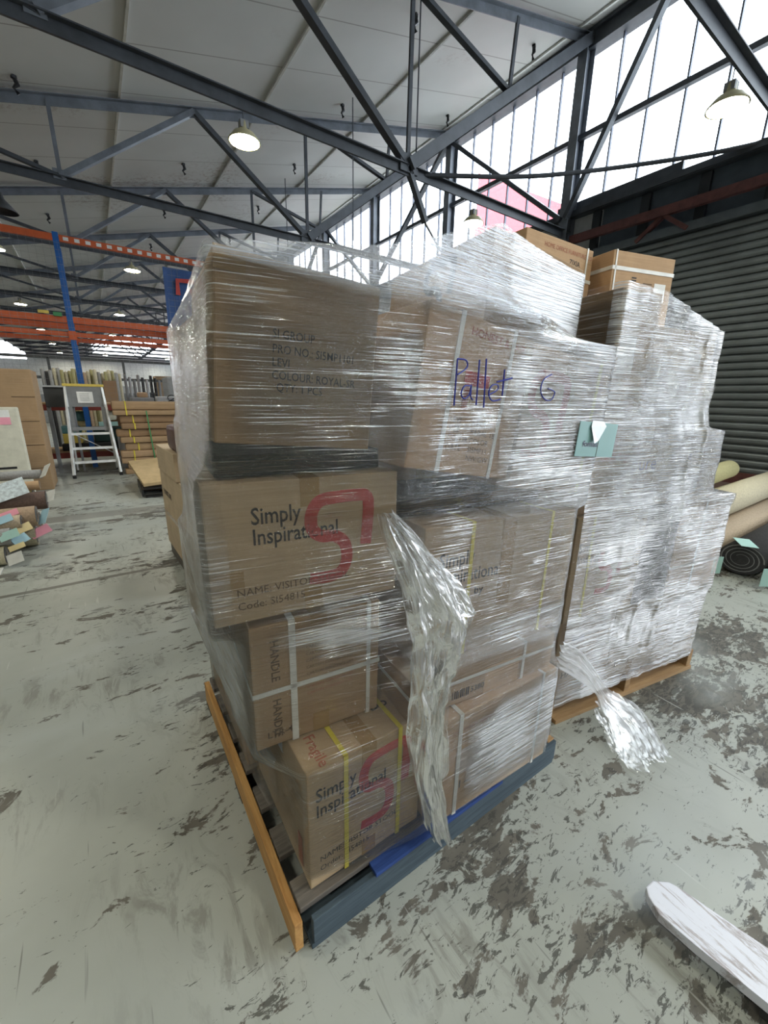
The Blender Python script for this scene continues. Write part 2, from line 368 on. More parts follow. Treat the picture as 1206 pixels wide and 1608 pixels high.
def carton(label, q, m=None, group=None, pal='p1', base=None, seam=True, name='cardboard_box', tape=True, hull=True):
    x, y, z, a, b, c, w, d, h = q
    M = rotm(x, y, z, a, b, c)
    if base is not None: M = base @ M
    o = thing(name, label, 'box', group=group, M=M)
    mb = MB(); mb.box(0, 0, 0, w, d, h)
    bd = mb.build('carton', m or CB, o, bevel=.004)
    # slight bulge so it is not a perfect block
    if tape:
        mb = MB(); tw = .024
        mb.box(w * .5 - tw, -.0008, h - .07, w * .5 + tw, .001, h + .0008); mb.box(w * .5 - tw, -.0008, h - .001, w * .5 + tw, d + .0008, h + .0009)
        mb.box(w * .5 - tw, -.0008, -.0005, w * .5 + tw, .001, .06)
        mb.build('packing_tape', TAPE, o)
    if seam:
        mb = MB(); mb.box(0.002, d * .5 - .0012, h, w - .002, d * .5 + .0012, h + .0006); mb.build('flap_seam', INKB, o)
    if hull:
        ALLBOX.setdefault(pal, []).append([M @ Vector(cn) for cn in ((0, 0, 0), (w, 0, 0), (w, d, 0), (0, d, 0), (0, 0, h), (w, 0, h), (w, d, h), (0, d, h))])
    return o
def hull2(pts):
    pts = sorted(set((round(p[0], 4), round(p[1], 4)) for p in pts))
    def half(ps):
        h = []
        for p in ps:
            while len(h) > 1 and (h[-1][0] - h[-2][0]) * (p[1] - h[-2][1]) - (h[-1][1] - h[-2][1]) * (p[0] - h[-2][0]) <= 0: h.pop()
            h.append(p)
        return h
    a = half(pts); b = half(pts[::-1]); return a[:-1] + b[:-1]
def ray_hull(h, c, th):
    dx, dy = math.cos(th), math.sin(th); best = 0
    for k in range(len(h)):
        ax, ay = h[k][0] - c[0], h[k][1] - c[1]; bx, by = h[(k + 1) % len(h)][0] - c[0], h[(k + 1) % len(h)][1] - c[1]
        ex, ey = bx - ax, by - ay; den = dx * ey - dy * ex
        if abs(den) < 1e-9: continue
        t = (ax * ey - ay * ex) / den; s = (ax * dy - ay * dx) / den
        if t > 0 and -1e-6 <= s <= 1 + 1e-6: best = max(best, t)
    return best
class Wrap:
    """stretch film pulled tight round a stack: radius per angle and height from the hull of the boxes there"""
    def __init__(s, pal, c, z0, z1, extras=(), sm=3, N=720, off=.007):
        s.c = c; s.N = N; s.dz = .02; s.z0 = z0; s.nz = int((z1 - z0) / s.dz) + 1
        raw = []
        for k in range(s.nz):
            z = z0 + k * s.dz; pts = []
            for b in ALLBOX[pal]:
                lo = min(p.z for p in b); hi = max(p.z for p in b)
                if lo - .01 <= z <= hi + .005:
                    t = min(1, max(0, (z - lo) / (hi - lo)))
                    for j in range(4):
                        e = b[j].lerp(b[j + 4], t); pts.append((e.x, e.y))
            for (a, bb, ps) in extras:
                if a <= z <= bb: pts += ps
            if len(pts) >= 3:
                h = hull2(pts); raw.append([ray_hull(h, c, 2 * math.pi * j / N) for j in range(N)])
            else: raw.append(None)
        last = next(r for r in raw if r)
        for k in range(len(raw)):
            if raw[k] is None: raw[k] = last
            else: last = raw[k]
        raw = [[max(raw[max(0, k - 1)][j], raw[k][j], raw[min(s.nz - 1, k + 1)][j]) for j in range(N)] for k in range(s.nz)]
        raw = [[max(r[(j - 1) % N], r[j], r[(j + 1) % N]) for j in range(N)] for r in raw]
        s.r = []
        for k in range(s.nz):
            row = []
            for j in range(N):
                acc = 0; ww = 0
                for q in range(-sm, sm + 1):
                    i = min(s.nz - 1, max(0, k + q)); w = sm + 1 - abs(q); acc += raw[i][j] * w; ww += w
                row.append(max(acc / ww, raw[k][j]) + off)
            s.r.append(row)
    def rad(s, th, z):
        k = (z - s.z0) / s.dz; k = min(s.nz - 1.001, max(0, k)); i = int(k); f = k - i
        t = (th % (2 * math.pi)) / (2 * math.pi) * s.N; j = int(t) % s.N; g = t - int(t); j2 = (j + 1) % s.N
        return (s.r[i][j] * (1 - g) + s.r[i][j2] * g) * (1 - f) + (s.r[i + 1][j] * (1 - g) + s.r[i + 1][j2] * g) * f
    def mesh(s, name, m, parent, ztop, zbot=None, rows=90, cols=440, off=0, crinkle=.002, arc=None, pleat=0, topfull=False):
        b = bmesh.new(); uvl = b.loops.layers.uv.new('UVMap'); grid = []; per = 2 * math.pi * .85
        for k in range(rows + 1):
            row = []
            for j in range(cols + (1 if arc else 0)):
                th = 2 * math.pi * j / cols if not arc else math.radians(arc[0] + (arc[1] - arc[0]) * j / cols); zt = ztop(th); zb = zbot(th) if zbot else s.z0
                z = zb + (zt - zb) * k / rows; r = s.rad(th, z) + off
                r += crinkle * (noise.noise(Vector((th * 9, z * 14, 3.1 + off * 50))) + .5)
                if pleat: r += .012 * max(0, noise.noise(Vector((th * 16, z * 2.2, 7.7)))) 
                row.append(b.verts.new((s.c[0] + r * math.cos(th), s.c[1] + r * math.sin(th), z)))
            grid.append(row)
        for k in range(rows):
            for j in range(cols):
                j2 = (j + 1) % cols if not arc else j + 1
                f = b.faces.new((grid[k][j], grid[k][j2], grid[k + 1][j2], grid[k + 1][j])); f.smooth = True
                for lp, (jj, kk) in zip(f.loops, ((j, k), (j + 1, k), (j + 1, k + 1), (j, k + 1))):
                    lp[uvl].uv = ((jj / cols if not arc else (arc[0] + (arc[1] - arc[0]) * jj / cols) / 360) * per, grid[kk][jj % (cols + (1 if arc else 0))].co.z)
        me = bpy.data.meshes.new(name); b.to_mesh(me); b.free(); me.materials.append(m)
        at = me.attributes.new('film_cover', 'FLOAT', 'POINT'); nc = len(grid[0]); vals = []
        for k in range(rows + 1):
            for j in range(nc):
                if name != 'film_band': vals.append(1.0); continue
                e = min(k / rows, 1 - k / rows) if not topfull else k / rows
                g = min(j / max(1, nc - 1), 1 - j / max(1, nc - 1)) if arc else 1
                nz = noise.noise(Vector((j * .07, k * .22, off * 900 + rows)))
                vals.append(max(0, min(1, e * 5 + nz * .5)) * max(0, min(1, g * 9 + .15 + nz * .5 * (g < .1))))
        at.data.foreach_set('value', vals)
        o = bpy.data.objects.new(name, me); COL.objects.link(o); o.parent = parent; return o
    def ysurf(s, x, z):          # front surface y at a given x
        lo, hi = s.c[1] - 1.5, s.c[1]
        for _ in range(40):
            y = (lo + hi) / 2; th = math.atan2(y - s.c[1], x - s.c[0]); d = math.hypot(y - s.c[1], x - s.c[0])
            if d > s.rad(th, z): lo = y
            else: hi = y
        return (lo + hi) / 2
def interp(keys):
    ks = sorted(keys)
    def f(th):
        d = math.degrees(th) % 360
        for (a, za), (b, zb) in zip(ks, ks[1:] + [(ks[0][0] + 360, ks[0][1])]):
            dd = d if d >= ks[0][0] else d + 360
            if a <= dd <= b: return za + (zb - za) * (dd - a) / max(1e-6, b - a)
        return ks[0][1]
    return f

# ------------------------------------------------------------------ setting
XW = 9.0
YS = [2.32 + 3.73 * k for k in range(-4, 14)]
YE = YS[-1] + 1.6; YB = -13.0
def ceil_z(x): return 8.42 - .25 * (XW - x)
mb = MB(); mb.box(-14, YB - 1, -.2, XW + .2, YE, 0); struct(mb.build('floor', m_floor()))
mb = MB(); mb.quad((XW + .2, YB - 15, -.06), (60, YB - 15, -.06), (60, YE + 20, -.06), (XW + .2, YE + 20, -.06))
tag(mb.build('yard_ground', mat('yard_concrete', (.45, .44, .42), .8)), 'pale concrete yard outside the warehouse', 'ground', kind='structure')
CEILM = m_ceiling()
mb = MB(); mb.b.faces.new([mb.b.verts.new(c) for c in ((XW + .3, YB, ceil_z(XW + .3)), (XW + .3, YE, ceil_z(XW + .3)), (-4.5, YE, ceil_z(-4.5)), (-4.5, YB, ceil_z(-4.5)))])
mb.b.faces.new([mb.b.verts.new(c) for c in ((XW + .3, YB, ceil_z(XW + .3) + .08), (-4.5, YB, ceil_z(-4.5) + .08), (-4.5, YE, ceil_z(-4.5) + .08), (XW + .3, YE, ceil_z(XW + .3) + .08))])
struct(mb.build('ceiling', CEILM, fix=False))
mb = MB()
for x in (-3.85, -1.38, 1.09, 3.56, 6.03, 8.5): mb.bar((x, YB, ceil_z(x) - .02), (x, YE, ceil_z(x) - .02), .035, .05)
struct(mb.build('ceiling_ribs', WHITE))
mb = MB(); mb.box(-14, YB, 6.25, -4.5, YE, 6.33); mb.box(-4.56, YB, 5.0, -4.44, YE, 6.3)
o = mb.build('ceiling_side', CEILM); struct(o)
# walls
WALLM = mat('wall_grey', (.42, .43, .43), .8)
WALLD = mat('wall_dark_blue_grey', (.060, .078, .098), .6, var=.3, scale=2)
mb = MB(); mb.box(-14.2, YB, 0, -14, YE, 6.3); struct(mb.build('wall_left', WALLM))
mb = MB(); mb.box(-14, YB - .2, 0, XW + .2, YB, 9); struct(mb.build('wall_back', WALLM))
mb = MB(); mb.box(-14, YE, 0, XW + .2, YE + .2, 4.5); mb.box(-4.6, YE, 4.5, XW + .2, YE + .2, 5.4); mb.box(-4.6, YE, 5.4, .6, YE + .2, 9); mb.box(.6, YE, 7.0, XW + .2, YE + .2, 9); mb.box(-14, YE, 6.0, -4.6, YE + .2, 9)
struct(mb.build('wall_end', mat('wall_end_white', (.62, .63, .63), .7)))
# right wall: below the high glazing
mb = MB(); mb.box(XW, 5.35, 0, XW + .2, YE, 5.3); struct(mb.build('wall_right', WALLM))
mb = MB(); mb.box(XW, YB, 0, XW + .2, -8.2, 4.45); mb.box(XW, -2.2, 0, XW + .2, -1.4, 4.45); mb.box(XW, YB, 4.45, XW + .2, 5.35, 5.3)  # opening out of view, added to let in fill daylight
w = struct(mb.build('wall_right', WALLD))
for k, y in enumerate([-3 + .93 * j for j in range(10)]):
    MB().box(XW - .07, y, 4.5, XW, y + .16, 5.22).build('wall_stud', mat('stud_dark', (.018, .022, .026), .6), w)
# rusty lattice girder in front of the dark wall
g = thing('steel_girder', 'rusty red lattice girder across the dark wall above the roller door', 'girder')
MB().bar((8.8, -3.5, 4.72), (8.8, 5.9, 4.79), .09, .15).build('top_chord', RUST, g)
for y in (4.1, 1.2, -1.6):
    MB().bar((8.82, y, 4.72), (8.82, y - .42, 4.40), .08, .07).build('web_bar', RUST, g); MB().bar((8.82, y, 4.72), (8.82, y + .42, 4.40), .08, .07).build('web_bar', RUST, g)
g['kind'] = 'structure'
# sill beams and gutter
mb = MB(); mb.box(XW - .14, YB, 5.24, XW + .22, YE, 5.36); mb.bar((XW - .12, YB, 5.30), (XW - .12, YE, 5.30), .12, .10); struct(mb.build('trim_1', STEEL))
mb = MB(); mb.box(XW - .03, 4.0, 5.30, XW + .03, 6.4, 5.55); struct(mb.build('trim_2', STEEL))
# ridge beam
mb = MB(); mb.box(XW - .16, YB, 8.08, XW + .12, YE, 8.42); mb.box(XW - .22, YB, 8.30, XW - .16, YE, 8.36); struct(mb.build('trim_3', STEEL))
mb = MB(); mb.bar((XW - .1, YB, 6.66), (XW - .1, YE, 6.66), .10, .09); struct(mb.build('trim_4', STEEL))
# glazing bay by bay
WHF = mat('glazing_bar', (.10, .11, .15), .5)
k = 0
for y0 in [YS[0] - 3.73] + YS:
    k += 1
    wdw = struct(thing('window_%d' % k, 'tall glazed bay', 'window')); del wdw['label']; del wdw['category']
    MB().box(XW + .02, y0 + .01, 5.34, XW + .026, min(y0 + 3.72, YE), 8.2).build('window_pane', GLASS, wdw)
    for j in range(1, 6):
        y = y0 + 3.73 * j / 6
        if y < YE: MB().box(XW - .01, y - .014, 5.34, XW + .05, y + .014, 8.2).build('glazing_bar', WHF, wdw)
# columns and bracing
for i, y in enumerate(YS):
    if y < 5 : continue
    mb = MB(); mb.box(XW - .30, y - .10, 0, XW - .285, y + .10, 8.2); mb.box(XW - .285, y - .008, 0, XW - .05, y + .008, 8.2); mb.box(XW - .05, y - .10, 0, XW - .035, y + .10, 8.2)
    struct(mb.build('column', STEELG))
for a, b_ in (((XW - .25, 4.55, 8.1), (XW - .3, 6.0, 5.2)), ((XW - .25, 9.78, 8.1), (XW - .3, 6.1, 5.2)), ((XW - .25, 9.9, 8.1), (XW - .25, 13.4, 5.35)), ((XW - .25, 17.1, 8.1), (XW - .25, 13.6, 5.35)), ((XW - .25, 17.4, 8.1), (XW - .25, 20.9, 5.35))):
    mb = MB(); mb.bar(a, b_, .13, .09); struct(mb.build('diagonal_brace', STEEL))
i5 = min(range(len(YS)), key=lambda q: abs(YS[q] - 6.05)); YT1 = YS[i5]; YT0 = YS[i5 - 1]; YT2 = YS[i5 + 1]
# conduit crossing in front of the glazing
mb = MB(); mb.tube(smoothline([(4.9, YT1, 4.98), (6.5, YT1 - .8, 5.1), (8.0, 4.3, 5.32), (8.8, 3.1, 5.33), (8.8, 1.9, 5.22), (8.8, -2, 5.2)], 6), .035)
struct(mb.build('trim_5', STEEL))
# roof trusses
def roof_truss(y):
    t = thing('roof_truss', 'dark steel roof truss', 'truss', (0, y, 0)); t['kind'] = 'structure'; del t['label']; del t['category']
    def P(x, z): return Vector((x, 0, z))
    top = lambda x: 8.34 - .25 * (XW - x)
    mb = MB(); mb.bar(P(XW - .1, top(XW - .1)), P(-4.5, top(-4.5)), .15, .014); mb.bar(P(XW - .1, top(XW - .1) - .07), P(-4.5, top(-4.5) - .07), .014, .14); mb.build('top_chord', STEELG, t)
    mb = MB(); mb.bar(P(XW - .1, 5.0), P(-4.5, 5.0), .15, .014); mb.bar(P(XW - .1, 4.93), P(-4.5, 4.93), .03, .12); mb.build('bottom_chord', STEEL, t)
    nod = [(4.55, 5.0), (0.07, 5.0)]
    def web(a, b, w, m=STEEL): MB().bar(P(*a), P(*b), w, w * .7).build('web_member', m, t)
    web((4.55, 5.0), (XW - .15, top(XW) - .1), .24); web((4.55, 5.0), (2.3, top(2.3) - .05), .12); web((4.55, 5.0), (4.57, top(4.57) - .05), .06)
    web((6.72, 6.68), (4.57, top(4.57) - .06), .09); web((6.72, 6.68), (6.80, top(6.8) - .06), .06)
    web((.07, 5.0), (2.3, top(2.3) - .05), .12, STEELG); web((.07, 5.0), (.06, top(.06) - .05), .06, STEELG); web((.07, 5.0), (-2.25, top(-2.25) - .02), .08)
    MB().box(4.38, -.05, 4.9, 4.72, .05, 5.14).build('gusset_plate', STEEL, t); MB().box(-.03, -.03, 4.95, .15, .03, 5.1).build('gusset_plate', STEELG, t)
    MB().bar((XW - .15, 0, 4.98), (XW - .15, 0, 5.3), .12, .1).build('end_plate', STEEL, t)
    return t
T = roof_truss(YT0)
for y in YS:
    if y != YT0 and y > -2:
        c = copy_tree(T); c.location = (0, y, 0)
# knee at node of nearest bay and thin hangers
mb = MB(); mb.bar((4.55, YT1, 5.0), (4.95, YT1 - .0, 4.32), .10, .07); mb.bar((4.95, YT1, 4.32), (XW - .2, YT2, 5.3), .03, .03); struct(mb.build('knee_brace', STEEL))
for x, y in ((4.75, YT1 + .05), (5.3, 9.0), (5.4, 13.0)):
    mb = MB(); mb.tube([(x, y, ceil_z(x)), (x, y, 4.9)], .012, 6); struct(mb.build('ceiling_hanger_rod', STEEL))
# ceiling hooks
for x, y in ((-.31, 9.51), (-.29, 12.33), (2.54, 12.25), (5.29, 12.07), (5.2, 9.26), (5.12, 6.7), (8.02, 6.68), (8.1, 9.19), (-.32, 15.45), (5.31, 15.14), (2.5, 15.3), (-.3, 18.8), (2.5, 18.8), (5.3, 18.6)):
    hk = thing('ceiling_hook', 'small black cable clip hanging under the pale ceiling sheets', 'hook', (x, y, ceil_z(x)), .4, group='black clips under the ceiling')
    MB().box(-.03, -.03, -.04, .03, .03, 0).build('base', BLACK, hk)
    MB().tube([(0, 0, -.02), (.03, 0, -.10), (-.02, .01, -.16), (.03, 0, -.22)], [.03, .035, .02, .03], 8).build('clip', BLACK, hk)
# roller door
rd = struct(thing('door_1', 'roller door', 'door')); del rd['label']; del rd['category']
prof = []; zz = .38
SLM = mat('roller_slat', (.13, .15, .155), .42, .2, var=.2, scale=2)
bmx = MB(); cs = []
while zz < 4.4:
    cs += [(.012, zz), (0, zz + .03), (0, zz + .065), (.012, zz + .085), (.05, zz + .092), (.055, zz + .108), (.02, zz + .118)]; zz += .121
va = [bmx.b.verts.new((XW - .10 + c, -1.4, z)) for c, z in cs]; vb = [bmx.b.verts.new((XW - .10 + c, 5.35, z)) for c, z in cs]
for a in range(len(cs) - 1): bmx.b.faces.new((va[a], vb[a], vb[a + 1], va[a + 1]))
bmx.build('slat_curtain', SLM, rd, fix=False)
MB().box(XW - .12, -1.4, .02, XW - .02, 5.35, .38).build('bottom_rail', RUST, rd)
MB().box(XW - .2, -1.4, 4.36, XW - .05, 5.35, 4.5).build('housing_lip', mat('door_housing', (.075, .09, .10), .5), rd)
MB().box(XW - .14, 5.28, 0, XW - .02, 5.4, 4.5).build('guide_rail', STEEL, rd); MB().box(XW - .14, -1.48, 0, XW - .02, -1.36, 4.5).build('guide_rail', STEEL, rd)
# building outside, seen through the glazing
mb = MB(); RB = ((20.5, 0), (29.7, 0), (29.7, 20.3), (20.5, 14.95)); ra = [mb.b.verts.new((30, y, z)) for y, z in RB]; rb_ = [mb.b.verts.new((44, y + 10, z)) for y, z in RB]
mb.b.faces.new(ra); mb.b.faces.new(rb_[::-1])
for k in range(4): mb.b.faces.new((ra[k], rb_[k], rb_[(k + 1) % 4], ra[(k + 1) % 4]))
o = mb.build('neighbour_building', mat('red_cladding', (.50, .095, .105), .7))
tag(o, 'plain red clad building outside beyond the high glazing', 'building')

# ------------------------------------------------------------------ high-bay lamps
def lamp_proto():
    t = thing('high_bay_lamp', '', 'ceiling light')
    MB().lathe([(.0, .20), (.05, .20), (.055, .10), (.13, .07), (.19, .0), (.195, -.015), (.18, -.015)], 28).build('housing', mat('lamp_housing', (.55, .50, .30), .4), t, smooth=True)
    MB().lathe([(.0, -.012), (.175, -.012)], 28).build('diffuser', LAMP, t)
    MB().tube([(0, 0, .2), (0, 0, .32)], .006, 6).build('hook', STEEL, t); MB().box(-.05, -.05, .12, .05, .05, .20).build('driver_box', GREY, t)
    return t
LP = lamp_proto(); first = True
def lamp(x, y, z, label, grp=None):
    global first
    t = LP if first else copy_tree(LP); first = False
    t.location = (x, y, z); t['label'] = label
    if grp: t['group'] = grp
lamp(2.0, YT1, 4.56, 'glowing round high bay lamp under the nearest large truss, left of centre')
lamp(6.0, YT0 + .02, 4.56, 'glowing high bay lamp in front of the tall glazing at top right')
lamp(6.05, YT1, 4.56, 'round lamp glowing low behind the film over the wrapped boxes')
lamp(1.3, YS[i5 + 2], 4.6, 'bright lamp above the red and white striped rack beam')
lamp(-1.35, YS[i5 + 2], 4.6, 'lamp cut by the left edge of the view above the rack')
for k, (x, y) in enumerate([(a, YS[j]) for j in range(i5 + 4, len(YS), 2) for a in (-1.7, 1.35, 6.0)]):
    lamp(x, y, 4.6, 'small distant high bay lamp glowing beyond the blue and orange rack', 'distant lamps down the hall')
for (x, y) in ((-2.2, 2.32), (1.7, -1.41), (-1.8, -1.41), (1.6, -5.1), (-1.8, -5.1), (6.0, -5.1), (-2.2, 6.05), (5.8, -1.41)):  # unseen lamps added to raise the hall light and film glints
    lamp(x, y, 4.6, 'unseen high bay lamp added around the camera for fill and film glints', 'added lamps around the camera')
t = thing('pendant_lamp', 'unlit dark bell shaped lamp shade at the left edge under the trusses', 'ceiling light', (-.86, 10.9, 4.62))
MB().lathe([(.03, .30), (.05, .2), (.12, .12), (.22, .0), (.21, .0)], 24).build('shade', DARKG, t, smooth=True)
MB().tube([(0, 0, .3), (0, 0, .62)], .01, 6).build('stem', STEEL, t)

# ------------------------------------------------------------------ pallet and boxes: front pallet
def pallet(label, M, w, d, mats, fronts=True):
    p = thing('wooden_pallet', label, 'pallet', M=M)
    S, D, F, B = mats
    for k, x in enumerate((0, w / 2 - .02, w - .04)):
        MB().box(x, 0, .022, x + (.024 if k == 0 else .04), d, .126 if k == 0 else .122).build('stringer', S if k == 0 else WN, p, bevel=.003)
    n = 7
    for k in range(n):
        y = (d - .10) * k / (n - 1)
        MB().box(.026, y + (.0 if k else .02), .122, w, y + .10, .142).build('deck_board', D, p, bevel=.002)
    for k, y in enumerate((0, d / 2 - .05, d - .1)):
        MB().box(.0 if k else .045, y - (.008 if not k else 0), 0, w, y + .1, .022).build('bottom_board', F if not k else B, p, bevel=.002)
    if fronts:
        MB().box(.05, -.012, .024, w, .006, .116).build('front_board', F, p, bevel=.002)
        MB().box(.25, -.02, .118, w * .7, .03, .132).build('blue_painted_edge', WB, p, bevel=.002)
    return p
pallet('worn pallet with orange stringer and slate blue front under the nearest wrapped boxes', rotm(.246, .742, 0, -.5, 0, 0), 1.165, 1.165, (WY, WD, WS, WD))

# -- front faces, left column
A = carton('tan box with red logo and yellow straps, lowest at the near corner of front pallet', (.315, .785, .145, -.8, -.2, 0, .385, .48, .412), CB)
put_logo(A, 'front', .165, .115, .17, .25); put_text(A, 'Simply', 'front', .022, .305, .062, bold=.012, sx=.78); put_text(A, 'Inspirational', 'front', .022, .252, .060, bold=.012, sx=.78)
put_text(A, 'NAME: VISITOR STOOL', 'front', .03, .085, .026, bold=0); put_text(A, 'Order: SI54815', 'front', .03, .05, .026, bold=0)
strap_round(A, STRY, .385, .48, .412, .115); strap_round(A, STRY, .385, .48, .412, .30)
put_text(A, 'Fragile', 'top', .04, .12, .045, PRED, h=.412, rot=math.pi / 2, bold=.01); put_text(A, 'this side up', 'top', .10, .20, .05, INK, h=.412, bold=.02); put_text(A, 'Do not', 'top', .26, .10, .05, INK, h=.412, bold=.02)
put_rect(A, 'paper_label', LGREY, 'left', .20, .33, .30, .395, d=.48); put_rect(A, 'printed_stamp', PRED, 'left', .40, .03, .43, .14, d=.48)

B = carton('white strapped box with HANDLE print second up on the near left corner', (.233, .921, .565, -5.9, -.5, 0, .370, .38, .375), CB3)
strap_round(B, STRW, .37, .38, .375, .108, .018); strap_round(B, STRW, .37, .38, .375, .335, .012); strap_round(B, STRW, .37, .38, .375, .175, .014, 'z')
put_text(B, 'HANDLE', 'front', .05, .33, .032, INKB, rot=math.pi / 2); put_text(B, 'HANDLE', 'front', .05, .15, .032, INKB, rot=math.pi / 2); put_text(B, 'LTR-41', 'front', .03, .03, .028, INKB)
for r in range(9): put_text(B, 'CARTON CONTENTS LIST', 'front', .145, .30 - r * .021, .012, PRED if r > 5 else INKB, bold=0)

C = carton('crumpled wide box with dark lettering and red logo third up on the left', (.160, .92, .968, -7, .2, 0, .486, .40, .345), CB)
put_logo(C, 'front', .235, .075, .17, .22); put_text(C, 'Simply', 'front', .10, .245, .058, bold=.012, sx=.78); put_text(C, 'Inspirational', 'front', .10, .195, .056, bold=.012, sx=.78)
put_text(C, 'NAME: VISITOR STOOL', 'front', .055, .07, .028, INKB, bold=0); put_text(C, 'Code: SI54815', 'front', .055, .035, .028, INKB, bold=0)
put_rect(C, 'corner_tape', TAPE, 'front', 0, .09, .075, .135)

D = carton('large plain brown box with faint printed lines at the top left of the stack', (.194, .90, 1.405, -5.2, -4.6, 0, .361, .42, .372), CB3, tape=False)
for k, (t_, u, v) in enumerate((('SI GROUP', .115, .225), ('PRO NO.: SI5MP1101', .115, .195), ('LEVI', .115, .168), ('COLOUR: ROYAL-SR', .115, .142), ('QTY: 1 PCS', .125, .117))):
    put_text(D, t_, 'front', u, v, .025, INK, bold=.005, sx=.85)
put_rect(D, 'edge_tape', TAPE, 'front', .0, .33, .06, .372)

E = carton('tilted box marked Pallet in blue marker on its film', (.615, .80, 1.334, -2.5, -9.7, -.4, .383, .40, .40), CB2, tape=False)
strap_round(E, STRW, .383, .40, .40, .105, .014); strap_round(E, STRW, .383, .40, .40, .30, .012)
put_rect(E, 'printed_box_mark', RED, 'front', .145, .235, .235, .27); put_rect(E, 'printed_box_mark', PRED, 'front', .15, .17, .17, .235)
for k in range(5):
    put_text(E, ('1 PCS', 'BARAL TBL', 'COLOR', 'SI5MP11', 'NW/GW')[k], 'front', .20, .135 - .024 * k, .022, INKB, bold=0); put_text(E, ('LEVI', 'SIZE', 'COLOR', 'DATE', '')[k], 'front', .12, .135 - .024 * k, .022, INKB, bold=0)
put_text(E, 'HONEST & FAIR', 'front', .14, .355, .03, PRED)
F = carton('tilted box with faded red logo under dense film behind the teal sticker', (1.030, .80, 1.238, -5.8, -8.3, -2.1, .385, .40, .435), CB2)
put_logo(F, 'front', .02, .10, .17, .26, RED); put_text(F, 'DESK FRAME', 'front', .2, .05, .03, INKB)
strap_round(F, STRY, .385, .4, .435, .33, .012)
G = carton('topmost box with dark round logo on its left side at the back of the stack', (1.075, 1.0, 1.745, -3.6, -6.7, -2.1, .466, .60, .283), CB3, tape=False)
put_logo(G, 'left', .25, .06, .17, .19, INK, d=.6)
Hb = carton('tan box with yellow straps and dark lettering on the right, below the tilted boxes', (.705, .822, .705, -6.5, -1.2, 0, .635, .43, .445), CB)
put_text(Hb, 'Simply', 'front', .055, .315, .064, bold=.012, sx=.8); put_text(Hb, 'Inspirational', 'front', .055, .258, .064, bold=.012, sx=.8); put_text(Hb, 'by', 'front', .20, .205, .04)
strap_round(Hb, STRY, .635, .43, .445, .175, .013); strap_round(Hb, STRY, .635, .43, .445, .52, .011)
put_rect(Hb, 'side_tape', TAPE, 'front', .30, .14, .355, .445)
I_ = carton('flat strapped box with barcode between the lettered box and the orange box', (.640, .775, .562, -4.9, -1.7, 0, .635, .36, .142), CB3, tape=False)
put_rect(I_, 'pale_panel', CB2, 'front', .30, .0, .46, .10)
put_text(I_, 'II ~ ~ II', 'front', .315, .04, .05, INK)
for k in range(9): put_rect(I_, 'barcode_bar', INK, 'front', .165 + k * .008, .02, .165 + k * .008 + (.005 if k % 3 else .003), .05)
put_text(I_, '5380', 'front', .24, .025, .03, INK); strap_round(I_, STRW, .635, .36, .142, .10, .016); strap_round(I_, STRW, .635, .36, .142, .48, .012); strap_round(I_, STRW, .635, .36, .142, .085, .012, 'z')
J = carton('large orange toned box on the front right of the pallet deck', (.712, .728, .145, -2.6, -.6, 0, .575, .45, .402), CB2, tape=False)
put_text(J, 'II ~~~~~ II', 'front', .10, .10, .045, INK, bold=.01); put_text(J, 'COMPANY NAME LTD', 'front', .07, .33, .022, PRED, bold=0)
put_rect(J, 'pale_panel', mat('printed_panel', (.55, .47, .42), .7), 'front', .09, .16, .42, .26)
for r in range(5): put_text(J, 'SIZE AND CONTENTS OF CARTON', 'front', .12, .235 - r * .018, .013, INKB, bold=0)
strap_round(J, STRW, .575, .45, .402, .10, .016); strap_round(J, STRW, .575, .45, .402, .50, .012)
# -- rows behind
grp = 'plain boxes in the back rows of the front pallet'
gl = 'plain brown box in the hidden back rows of the front pallet'
for q in ((.29, 1.29, .145, -1, 0, 0, .52, .60, .40), (.25, 1.33, .56, 1, 0, 0, .50, .58, .40), (.25, 1.36, .97, -2, 0, 0, .52, .56, .405), (.27, 1.36, 1.385, -1, 0, 0, .50, .52, .34),
          (.83, 1.29, .145, 0, 0, 0, .52, .58, .50), (.82, 1.31, .66, 0, 0, 0, .52, .56, .50), (.80, 1.285, 1.17, 0, 0, 0, .55, .58, .47)):
    carton(gl, q, CB3, group=grp)

carton('flat black filler painting the shade in the gap under the tilted boxes', (.64, .93, 1.158, -4, -1, 0, .68, .30, .05), GAPSHADE, tape=False, seam=False)  # black fillers put the shade of the gaps into their colour
carton('flat black filler painting the shade in the gap under the top left box', (.20, .96, 1.318, -6, 0, 0, .42, .34, .052), GAPSHADE, tape=False, seam=False)
wr = thing('stretch_film_wrap', 'clear stretch film wound round the nearest pallet of boxes', 'plastic film')
W1 = Wrap('p1', (.80, 1.30), .12, 2.02, extras=[(1.70, 2.05, [(.215, .885), (.27, 1.35), (.3, 1.8)])], sm=3)
ang = lambda x, y: math.degrees(math.atan2(y - 1.30, x - .80)) % 360
zt1 = interp([(ang(.20, .88), 1.775), (ang(1.03, .98), 2.0), (ang(1.5, .96), 1.955), (ang(1.5, 1.6), 1.95), (ang(.8, 1.9), 1.9), (ang(.3, 1.8), 1.74)])
zb1 = interp([(ang(.28, .78), .20), (ang(.6, .75), .15), (ang(1.3, .7), .16), (ang(1.4, 1.8), .12), (ang(.3, 1.8), .12)])
zc = lambda th: .70
W1.mesh('film_layer', FILM1, wr, zt1, zc, rows=76)
W1.mesh('film_layer', FILM0, wr, zc, zb1, rows=36)
